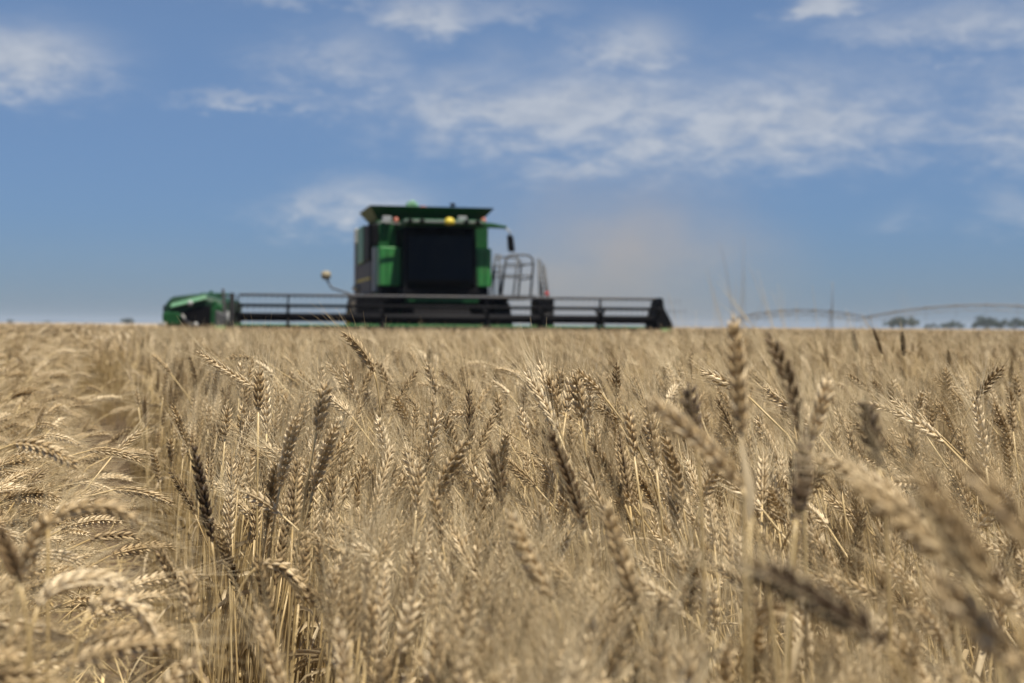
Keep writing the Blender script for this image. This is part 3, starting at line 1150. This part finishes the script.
# mirror arms
b = MB()
b.prism([(1.05, 4.10), (1.55, 4.10), (2.02, 4.02), (2.02, 3.95), (1.55, 3.96), (1.05, 3.93)], 'y', -1.35, -1.15)
b.build('mirror_arm', M['green_dark'], cb, .02)
b = MB()
b.tube([(1.98, -1.25, 3.98), (2.10, -1.28, 3.88), (2.14, -1.3, 3.72)], .025, 8)
b.build('mirror_bracket', M['grey_light'], cb, smooth=True)
b = MB()
b.hexa([(2.06, -1.38, 3.28), (2.27, -1.38, 3.28), (2.27, -1.26, 3.28), (2.06, -1.26, 3.28), (2.02, -1.38, 3.76), (2.20, -1.38, 3.76), (2.20, -1.26, 3.76), (2.02, -1.26, 3.76)])
b.build('mirror', M['black'], cb, .05)
b = MB()
b.tube([(-1.05, -1.30, 4.0), (-1.60, -1.34, 4.06), (-1.76, -1.36, 3.96)], .025, 8)
b.build('mirror_bracket', M['grey'], cb, smooth=True)
b = MB()
b.box(-1.90, -1.68, -1.42, -1.30, 3.38, 4.0)
b.build('mirror', M['black'], cb, .05)

# access platform, railings and ladder on the machine's left
b = MB()
b.box(1.10, 2.95, -1.2, 1.0, 1.93, 2.03)
b.build('platform', M['black'], cb, .02)


def rail(xs, y0, z0, z1, hz, lean, r=.028, mat='grey', name='railing'):
    b = MB()
    for i, x in enumerate(xs):
        b.tube([(x, y0, z0), (x + lean, y0, z1)], r, 6)
    for z in hz:
        q = lean * (z - z0) / (z1 - z0)
        b.tube([(xs[0] + q, y0, z), (xs[-1] + q, y0, z)], r, 6)
    return b


b = rail((1.76, 1.90), -.8, 2.03, 3.22, (2.7, 3.2), .02)
b.tube([(1.90, -.8, 3.0), (2.0, -.8, 2.6), (1.93, -.8, 2.1)], .018, 6)
b.build('railing', M['rail'], cb, smooth=True)
b = MB()          # round-cornered handrail frame, seen through to the one behind it
for yy in (-.75, .95):
    b.tube([(1.98, yy, 2.03), (2.10, yy, 3.00), (2.16, yy, 3.16), (2.30, yy, 3.23), (2.78, yy, 3.22), (2.90, yy, 3.14), (2.94, yy, 2.98), (2.86, yy, 2.03)], .032, 8)
    b.tube([(2.34, yy, 2.03), (2.48, yy, 3.22)], .026, 6)
    for z in (2.62, 2.95):
        b.tube([(1.98 + .12 * (z - 2.03), yy, z), (2.86 + .08 * (z - 2.03), yy, z)], .024, 6)
for (xx, z) in ((2.94, 2.98), (2.90, 2.55)):
    b.tube([(xx, -.75, z), (xx, .95, z)], .024, 6)
b.build('railing', M['rail'], cb, smooth=True)
b = MB()
for x in (3.30, 3.42):
    b.tube([(x, -.5, 2.0), (x, .1, 3.02)], .030, 6)
for x in (3.20, 3.52):
    b.tube([(x, -.7, 1.3), (x - .02 + .06 * (x > 3.3), -.4 + .9 * (x > 3.3), 3.14 - .18 * (x > 3.3))], .038, 8)
    b.tube([(x, -.6, 1.3), (x, -.35 + .9 * (x > 3.3), 2.9)], .02, 8)
for i in range(11):
    f = i / 10
    z = 1.5 + 1.6 * f
    b.tube([(3.20, -.68 + .28 * f, z), (3.54, -.68 + 1.15 * f, z - .15 * f)], .016, 5)
lad = b.build('ladder', M['rail'], cb, smooth=True)
b = MB()
b.box(3.30, 3.40, -.80, -.72, 2.04, 2.16)
b.build('tail_lamp', M['red'], lad, .02)
b = MB()
b.box(3.10, 3.62, -.6, .3, 1.05, 1.95)
b.build('step_box', M['black'], cb, .04)

# wheels


def wheel(x, y, r, w_, name='wheel'):
    b = MB()
    prof = [(r * .62, -w_ / 2), (r * .92, -w_ / 2), (r, -w_ * .40), (r, w_ * .40), (r * .92, w_ / 2), (r * .62, w_ / 2)]
    b.lathe(prof, (x, y, r), 'x', 36)
    for k in range(26):
        a = 2 * math.pi * k / 26
        for sgn in (-1, 1):
            a2 = a + (.06 if sgn > 0 else .18)
            c, s_ = math.cos(a2), math.sin(a2)
            u = np.array([0, c, s_])
            tg = np.array([0, -s_, c])
            o_ = np.array([x, y, r])
            p = []
            for rr in (r * .985, r * 1.035):
                for (xx, tt) in ((0, -.03), (sgn * w_ * .47, .13), (sgn * w_ * .47, .19), (0, .03)):
                    p.append(o_ + np.array([xx, 0, 0]) + u * rr + tg * tt)
            b.hexa(p)
    wh = b.build(name, M['rubber'], cb)
    b = MB()
    b.lathe([(0, -.06), (r * .2, -.06), (r * .25, -.01), (r * .5, .03), (r * .6, w_ * .3), (r * .62, w_ * .48), (r * .635, w_ * .48), (r * .635, -w_ * .48), (r * .58, -w_ * .48), (r * .5, -.10), (0, -.1)], (x, y, r), 'x', 30)
    b.build('rim', M['yellow'], wh, smooth=True)


for sx in (-1, 1):
    wheel(sx * 1.38, .35, .96, .80)
    wheel(sx * 2.10, .35, .96, .55)
    wheel(sx * 1.35, 4.7, .65, .50)

# feeder house
b = MB()
b.prism([(-3.1, .55), (-3.1, 1.25), (-1.0, 1.95), (-.4, 1.95), (-.4, 1.0)], 'x', -.80, .80)
b.build('feeder_house', M['black'], cb, .03)
b = MB()
b.box(-1.62, 1.62, -1.15, -.31, 1.80, 1.97)
b.build('front_beam', M['black'], cb, .03)
b = MB()
b.box(-.92, 1.08, -1.98, -1.05, 1.78, 1.975)
b.build('cab_base', M['green_dark'], cb, .03)
# warning lamp on a bent arm to the right flank of the machine
b = MB()
b.tube([(-1.7, -1.0, 1.85), (-2.35, -1.1, 1.98), (-2.98, -1.1, 2.18), (-3.13, -1.1, 2.42)], .028, 8)
am = b.build('lamp_arm', M['charcoal'], cb, smooth=True)
b = MB()
b.lathe([(0, -.03), (.10, -.02), (.135, .05), (.14, .13), (.10, .20), (0, .22)], (-3.14, -1.1, 2.44), 'z', 16)
b.build('marker_lamp', M['tan'], am, smooth=True)
b = MB()
b.box(-2.3, -1.65, -1.6, -.9, 1.35, 1.95)
b.build('tool_box', M['black'], cb, .03)

# header: frame, reel, dividers (reel axis 4.05 m ahead of the axle)
HW = 5.74
RY, RZ, RR = -4.10, 1.36, .54
b = MB()
b.box(-HW, HW, -3.22, -3.08, 1.04, 1.15)
hd = b.build('header', M['green'], cb, .02)
tag(hd)
b = MB()
b.prism([(-3.2, .35), (-3.12, 1.035), (-3.08, 1.035), (-3.1, .30), (-4.6, .16), (-4.6, .20)], 'x', -HW, HW)
b.build('back_sheet', M['black'], hd)
b = MB()
b.box(-HW, HW, -4.78, -4.60, .14, .20)
for i in range(158):
    x = -HW + .05 + i * .0763
    b.prism([(x - .02, -4.78), (x + .02, -4.78), (x, -4.90)], 'z', .15, .18)
b.build('cutter_bar', M['grey'], hd)
b = MB()
b.lathe([(.0, -HW + .3), (.30, -HW + .3), (.30, HW - .3), (0, HW - .3)], (0, -3.62, .62), 'x', 20)
b.build('auger', M['grey'], hd, smooth=True)
b = MB()
b.lathe([(0, -HW + .12), (.115, -HW + .12), (.115, HW - .15), (0, HW - .15)], (0, RY, RZ - .03), 'x', 14)
b.build('reel_tube', M['black'], hd, smooth=True)
for k in range(6):
    a = R(90 + 60 * k)
    yy, zz = RY + RR * math.cos(a), RZ + RR * math.sin(a)
    b = MB()
    b.tube([(-HW + .14, yy, zz), (HW - .16, yy, zz)], .036, 8)
    bat = b.build('reel_bat', M['charcoal' if k == 0 else 'black'], hd, smooth=True)
    b = MB()
    for i in range(79):
        x = -HW + .2 + i * .152
        b.tube([(x, yy, zz), (x, yy - .02, zz - .12)], .005, 4)
    tag(b.build('tines', M['black'], bat), kind='stuff')
for x in (-HW + .10, -4.36, -1.9, .9, 2.42, 4.05, HW - .12):
    b = MB()
    for k in range(6):
        a = R(90 + 60 * k)
        c, s_ = math.cos(a), math.sin(a)
        w_ = .045
        q = []
        for xx in (x - .02, x + .02):
            for (rr, tt) in ((.05, -w_), (.05, w_), (RR, w_), (RR, -w_)):
                q.append((xx, RY + c * rr - s_ * tt, RZ + s_ * rr + c * tt))
        b.hexa([q[i] for i in (0, 1, 2, 3, 4, 5, 6, 7)])
    b.lathe([(0, -.03), (.19, -.03), (.19, .03), (0, .03)], (x, RY, RZ), 'x', 18)
    b.build('reel_spider', M['black'], hd)
for x in (-HW - .02, HW - .06, 2.60):           # reel lift arms
    b = MB()
    b.prism([(-3.1, 1.20), (-3.1, 1.36), (-4.2, 1.46), (-4.2, 1.34)], 'x', x, x + .08)
    b.build('reel_arm', M['black'], hd, .01)
# right end (viewer's right): tapered black shield and divider nose
b = MB()
b.prism([(HW - .28, .6), (HW + .30, .6), (HW + .34, 1.20), (HW + .22, 1.42), (HW + .08, 1.66), (HW + .03, 1.94), (HW - .03, 1.94), (HW - .10, 1.66), (HW - .22, 1.34)], 'y', -4.30, -3.5)
b.build('end_shield', M['black'], hd, .04)
b = MB()
b.hexa([(HW - .02, -5.7, .25), (HW + .10, -5.7, .25), (HW + .30, -4.31, .2), (HW - .06, -4.31, .2), (HW + .02, -5.7, .34), (HW + .06, -5.7, .34), (HW + .26, -4.31, 1.1), (HW - .02, -4.31, 1.1)])
b.build('divider_nose', M['green'], hd, .03)
# left end (viewer's left): drive housing with a disc, upright marker plate
b = MB()
b.prism([(-4.5, .6), (-3.3, .6), (-3.25, 1.15), (-3.5, 1.58), (-3.8, 1.94), (-4.0, 1.95), (-4.25, 1.6), (-4.55, 1.1)], 'x', -HW - .10, -HW + .02)
es = b.build('end_shield', M['black'], hd, .03)
b = MB()
b.lathe([(0, -.03), (.20, -.03), (.26, 0), (.26, .05), (0, .05)], (-HW - .17, -4.1, 1.22), 'x', 24)
b.build('drive_disc', M['grey'], es, smooth=True)
b = MB()
b.hexa([(-HW - .50, -4.2, .5), (-HW - .20, -4.2, .5), (-HW - .20, -3.7, .5), (-HW - .50, -3.7, .5), (-HW - .46, -4.2, 1.50), (-HW - .18, -4.2, 1.38), (-HW - .18, -3.7, 1.38), (-HW - .46, -3.7, 1.50)])
b.build('drive_cover', M['charcoal'], hd, .04)
b = MB()
b.hexa([(-HW - .26, -4.0, 1.2), (-HW - .18, -4.0, 1.2), (-HW - .18, -3.94, 1.2), (-HW - .26, -3.94, 1.2), (-HW - .31, -4.0, 2.05), (-HW - .24, -4.0, 2.05), (-HW - .24, -3.94, 2.05), (-HW - .31, -3.94, 2.05)])
b.build('marker_plate', M['charcoal'], hd, .01)
b = MB()
b.hexa([(-HW - .50, -5.6, .25), (-HW - .40, -5.6, .25), (-HW - .14, -4.21, .2), (-HW - .52, -4.21, .2), (-HW - .48, -5.6, .34), (-HW - .42, -5.6, .34), (-HW - .18, -4.21, 1.1), (-HW - .48, -4.21, 1.1)])
b.build('divider_nose', M['green'], hd, .03)

# ------------------------------------------------------------------ low green machine left of the header
ZV = 43.0
c0 = at(198.5, 330, ZV)
vh = empty('farm_vehicle', (c0.x, c0.y, 0), R(-2))
vh.scale = (.95, .95, .97)
tag(vh, 'low dark green farm vehicle with pale slanting stripe and white lamp, left of the header', 'farm vehicle')
hw = 1.0
b = MB()
secs = []
out = [(-.98, 1.10), (-1.0, 1.45), (-.93, 1.80), (-.74, 2.02), (-.2, 2.10), (.30, 2.11), (.62, 2.02), (.99, 1.90), (1.0, 1.30), (.92, 1.02)]
for y_, k in ((-.75, .86), (-.60, .96), (.2, 1.0), (1.6, .99), (2.1, .92)):
    secs.append([(u * k, y_, 1.1 + (v - 1.1) * (k if v > 1.1 else 1)) for u, v in out])
n = len(out)
vs = [q for s_ in secs for q in s_]
fs = [tuple(range(n))[::-1], tuple((len(secs) - 1) * n + i for i in range(n))]
for k in range(len(secs) - 1):
    for i in range(n):
        j = (i + 1) % n
        fs.append((k * n + i, k * n + j, (k + 1) * n + j, (k + 1) * n + i))
b.add(vs, fs)
b.build('hull', M['green_deep'], vh, .06)
b = MB()
b.hexa([(-.66, -.90, 1.66), (.46, -.88, 1.93), (.46, -.74, 1.93), (-.66, -.74, 1.66), (-.66, -.86, 1.78), (.42, -.84, 2.05), (.42, -.70, 2.05), (-.66, -.70, 1.78)])
b.build('stripe', M['green_pale'], vh, .02)
b = MB()
b.lathe([(0, -.05), (.07, -.05), (.085, 0), (.075, .05), (0, .05)], (-.02, -.96, 1.80), 'y', 16)
b.build('headlamp', M['white'], vh, smooth=True)
b = MB()
b.prism([(-.50, 1.08), (-.40, 1.46), (.05, 1.68), (.56, 1.74), (.66, 1.30), (.62, 1.08)], 'y', -.80, -.74)
b.build('grille', M['black'], vh, .02)
b = MB()
b.tube([(-.32, -.84, 1.45), (-.02, -.84, 1.10)], .05, 8)
b.build('brace', M['grey'], vh, smooth=True)
b = MB()
b.lathe([(0, -.04), (.07, -.04), (.085, 0), (.07, .04), (0, .04)], (.14, -.88, 1.14), 'y', 16)
b.build('lower_lamp', M['white'], vh, smooth=True)
b = MB()
b.prism([(.60, 1.1), (.78, 1.1), (.82, 1.84), (.66, 1.90)], 'y', -.83, -.76)
b.build('front_rib', M['green_dark'], vh, .02)
b = MB()
b.box(-.9, .9, -.5, 2.0, .55, 1.14)
b.build('chassis', M['black'], vh, .04)
b = MB()
b.prism([(-.93, 1.12), (-.93, 1.50), (-.60, 1.56), (-.36, 1.50), (-.36, 1.12)], 'y', -.86, -.70)
b.build('fender', M['green_dark'], vh, .05)
b = MB()
b.prism([(.60, 1.05), (.98, 1.05), (1.02, 1.70), (.86, 1.80), (.62, 1.62)], 'y', -.95, -.60)
b.build('fender', M['green_dark'], vh, .05)
b = MB()
b.hexa([(-.80, -.70, 1.72), (-.30, -.78, 1.84), (-.30, -.60, 1.84), (-.80, -.60, 1.72), (-.66, -.62, 2.0), (-.25, -.62, 2.05), (-.25, -.5, 2.05), (-.66, -.5, 2.0)])
b.build('window', M['glass'], vh, .02)
b = MB()
b.box(-1.02, -.93, -.45, -.30, 1.50, 1.74)
b.build('mirror', M['black'], vh, .03)
b = MB()
b.box(-1.05, -.80, -.92, -.66, 1.10, 1.22)
b.build('bumper', M['grey_light'], vh, .03)
b = MB()
b.tube([(.3, .4, 2.08), (.3, .4, 2.22)], .05, 10)
b.box(-.1, .7, .5, 1.3, 2.06, 2.15)
b.build('roof_hatch', M['green_dark'], vh, .03)
for sx in (-1, 1):
    for yy in (-.1, 1.6):
        b = MB()
        b.lathe([(.25, -.16), (.48, -.16), (.52, -.11), (.52, .11), (.48, .16), (.25, .16)], (sx * .84, yy, .52), 'x', 28)
        wv = b.build('wheel', M['rubber'], vh)
        b = MB()
        b.lathe([(0, -.05), (.12, -.05), (.25, .02), (.26, .14), (.26, -.14), (0, -.08)], (sx * .84, yy, .52), 'x', 24)
        b.build('rim', M['grey_light'], wv)

# ------------------------------------------------------------------ centre-pivot irrigator on the right
pv_t = []       # towers: picture x, depth, pipe height


def gpt(px, Z, z):
    q = at(px, 328, Z)
    return np.array([q.x, q.y, z])


TOW = [(1112, 196, 2.75), (866, 204, 2.70), (738, 236, 2.72)]
p0 = gpt(866, 204, 0)
pr = empty('pivot_irrigator', p0.tolist())
tag(pr, 'long arched centre pivot irrigation boom on wheeled towers along the right horizon', 'irrigator')
tops = [gpt(*t_) - p0 for t_ in TOW]
for k in range(2):
    a, b_ = tops[k], tops[k + 1]
    u = np.linspace(0, 1, 33)[:, None]
    arch = a + (b_ - a) * u + np.array([0, 0, 1.0]) * (4 * u * (1 - u)) * (1.8 if k == 0 else 1.15)
    b = MB()
    b.tube(arch, .15 if k == 0 else .10, 8)
    pipe = b.build('pipe', M['steel'], pr, smooth=True)
    d = (b_ - a) / np.linalg.norm(b_ - a)
    s_ = np.array([-d[1], d[0], 0])
    b = MB()
    lows = [arch[i] + s_ * q - np.array([0, 0, .75]) for i in range(2, 31, 4) for q in (-.6, .6)]
    for i, kx in enumerate(range(2, 31, 4)):
        for q in (0, 1):
            lo_ = lows[i * 2 + q]
            b.tube([arch[max(0, kx - 2)], lo_, arch[min(32, kx + 2)]], .035, 4)
            if i < 7:
                b.tube([lo_, lows[(i + 1) * 2 + q]], .03, 4)
        b.tube([lows[i * 2], lows[i * 2 + 1]], .03, 4)
    b.build('truss', M['steel'], pr)
    b = MB()
    for i in range(4, 31, 4):
        q = arch[i]
        b.tube([q + (0, 0, .28), q - (0, 0, 1.7)], .03, 5)
        b.lathe([(0, -.2), (.2, -.18), (.24, 0), (.2, .18), (0, .2)], tuple(q), 'z', 8)
    b.build('sprinkler_drop', M['grey'], pr)
for k in range(3):
    tpt = tops[k]
    d = tops[min(2, k + 1)] - tops[max(0, k - 1)]
    d[2] = 0
    d /= np.linalg.norm(d)
    s_ = np.array([-d[1], d[0], 0])
    b = MB()
    for q in (-1, 1):
        ft = np.array([tpt[0], tpt[1], .55]) + s_ * q * 2.0
        b.tube([tpt + d * .5, ft + d * .1], .06, 6)
        b.tube([tpt - d * .5, ft - d * .1], .06, 6)
    b.tube([np.array([tpt[0], tpt[1], .55]) - s_ * 2.2, np.array([tpt[0], tpt[1], .55]) + s_ * 2.2], .09, 6)
    tw = b.build('tower', M['steel'], pr)
    for q in (-1, 1):
        c = np.array([tpt[0], tpt[1], .55]) + s_ * q * 2.0
        b = MB()
        prof = [(.28, -.14), (.5, -.14), (.55, -.08), (.55, .08), (.5, .14), (.28, .14)]
        vs, fs = [], []
        for i in range(20):
            a = 2 * math.pi * i / 20
            for (r_, h_) in prof:
                vs.append(c + s_ * r_ * math.cos(a) + np.array([0, 0, r_ * math.sin(a)]) + d * h_)
        m_ = len(prof)
        for i in range(20):
            for j in range(m_):
                fs.append((i * m_ + j, ((i + 1) % 20) * m_ + j, ((i + 1) % 20) * m_ + (j + 1) % m_, i * m_ + (j + 1) % m_))
        b.add(vs, fs)
        b.build('wheel', M['rubber'], tw)

pm_ = gpt(832, 210, 0)
mast = empty('mast', pm_.tolist())
b = MB()
b.tube([(0, 0, 0), (0, 0, 4.2), (.02, 0, 8.0)], [.10, .085, .05], 8)
b.build('pole', M['steel'], mast, smooth=True)
b = MB()
b.tube([(-.35, 0, 7.6), (.35, 0, 7.6)], .03, 6)
b.build('cross_arm', M['steel'], mast)
tag(mast, 'thin grey mast standing alone on the horizon beside the irrigator', 'mast')

# ------------------------------------------------------------------ far trees


def tree(label, px, Z, width, height, seed, trunk_h=.25):
    rg = random.Random(seed)
    width *= 1.2
    height *= 1.15
    q = at(px, 330, Z)
    root = empty('tree', (q.x, q.y, 0))
    b = MB()
    b.tube([(0, 0, 0), (.1, 0, height * .25), (.05, .1, height * .55)], [height * .035, height * .026, height * .015], 7)
    for k in range(7):
        a = rg.uniform(0, 6.28)
        z0 = height * rg.uniform(.15, .35)
        ex = width * .36 * rg.uniform(.5, 1)
        b.tube([(.08, 0, z0), (ex * .5 * math.cos(a), ex * .5 * math.sin(a), z0 + height * .16), (ex * math.cos(a), ex * math.sin(a), height * rg.uniform(.5, .8))], [height * .016, height * .011, height * .004], 5)
    b.build('trunk', M['bark'], root, smooth=True)
    b = MB()
    cl_ = []
    nb = max(14, int(width * 2.3))
    for k in range(nb):
        a, rr = rg.uniform(0, 6.28), math.sqrt(rg.random())
        cx_, cy_ = rr * width * .42 * math.cos(a), rr * width * .32 * math.sin(a)
        top = height * (1 - .40 * rr ** 2) * rg.uniform(.74, 1.0)
        cl_.append((cx_, cy_, top * rg.uniform(.55, .86), height * rg.uniform(.13, .22)))
    for (cx_, cy_, cz_, cr) in cl_:
        for k in range(110):
            v = np.array([rg.gauss(0, 1), rg.gauss(0, 1), rg.gauss(0, .85)])
            v = v / np.linalg.norm(v) * cr * rg.uniform(.45, 1.05)
            c = np.array([cx_, cy_, max(.2, cz_)]) + v
            c[2] = max(.15, c[2])
            a1 = np.array([rg.gauss(0, 1), rg.gauss(0, 1), rg.gauss(0, 1)])
            a1 /= np.linalg.norm(a1)
            a2 = np.cross(a1, (rg.gauss(0, 1), rg.gauss(0, 1), rg.gauss(0, 1)))
            a2 /= np.linalg.norm(a2) + 1e-9
            s1 = height * rg.uniform(.020, .045)
            b.add([c - a1 * s1, c + a2 * s1 * .6, c + a1 * s1, c - a2 * s1 * .6], [(0, 1, 2, 3)], tint=rg.random())
    b.build('crown', M['foliage'], root)
    tag(root, label, 'tree', 'trees on the horizon')


tree('broad rounded tree on the right horizon, left end of the far tree row', 903, 640, 16.0, 6.6, 1)
tree('small low tree just right of the broad rounded one', 931, 660, 5.5, 4.0, 2)
tree('low wide tree between the small one and the taller pair in the row', 952, 680, 13.0, 4.8, 3)
tree('taller tree in the far row below the irrigator arch', 985, 660, 13.0, 7.2, 4)
tree('wide tree of the far row at the right edge of the picture', 1014, 650, 16.0, 6.2, 5)
tree('tree of the far row cut by the right edge', 1046, 660, 15.0, 6.0, 6)
tree('dark small round tree alone on the left horizon beside the green vehicle', 127, 520, 4.6, 3.4, 7)
tree('tiny tree at the far left end of the horizon', 10, 800, 3.4, 3.0, 8)
tree('very low bush on the left horizon, second from the left edge', 47, 900, 6.0, 2.4, 9)

# ------------------------------------------------------------------ chaff dust behind the machine
dm = bpy.data.materials.new('chaff_dust')
dm.use_nodes = True
dm.node_tree.nodes.clear()
t = NT(dm.node_tree)
o = t.n('ShaderNodeOutputMaterial')
tcx = t.n('ShaderNodeTexCoord')
ln = t.n('ShaderNodeVectorMath', operation='LENGTH', inp={0: tcx.outputs['Object']})
nz = t.n('ShaderNodeTexNoise', inp={'Vector': tcx.outputs['Object'], 'Scale': 1.7, 'Detail': 4.0, 'Roughness': .55})
fall = t.m('SUBTRACT', 1.0, t.smooth(ln.outputs['Value'], .0, 1.0))
den = t.m('MULTIPLY', t.m('MULTIPLY', fall, t.smooth(nz.outputs[0], .30, .70)), .17)
vp = t.n('ShaderNodeVolumePrincipled', inp={'Color': (.74, .64, .51, 1), 'Density': den, 'Anisotropy': .2})
t.set(o, 'Volume', vp.outputs[0])
b = MB()
prof = [(math.sin(a), -math.cos(a)) for a in np.linspace(0.001, math.pi - .001, 17)]
b.lathe(prof, (0, 0, 0), 'z', 32)
dq = at(604, 266, 51)
du = b.build('dust_cloud', dm, smooth=True)
du.location = dq
du.scale = (9.0, 5.5, 5.0)
tag(du, 'thin brown dust cloud drifting behind the harvester', 'dust', kind='stuff')

# ------------------------------------------------------------------ air: even haze over the whole field
HAZE = .0002
hm = bpy.data.materials.new('haze')
hm.use_nodes = True
hm.node_tree.nodes.clear()
t = NT(hm.node_tree)
o = t.n('ShaderNodeOutputMaterial')
vp = t.n('ShaderNodeVolumePrincipled', inp={'Color': (.48, .60, .78, 1), 'Density': HAZE, 'Anisotropy': .0})
t.set(o, 'Volume', vp.outputs[0])
b = MB()
b.box(-4100, 4100, -4100, 4100, -1.0, 14.0)
tag(b.build('haze', hm), 'thin pale haze over the far field', 'haze', kind='stuff')
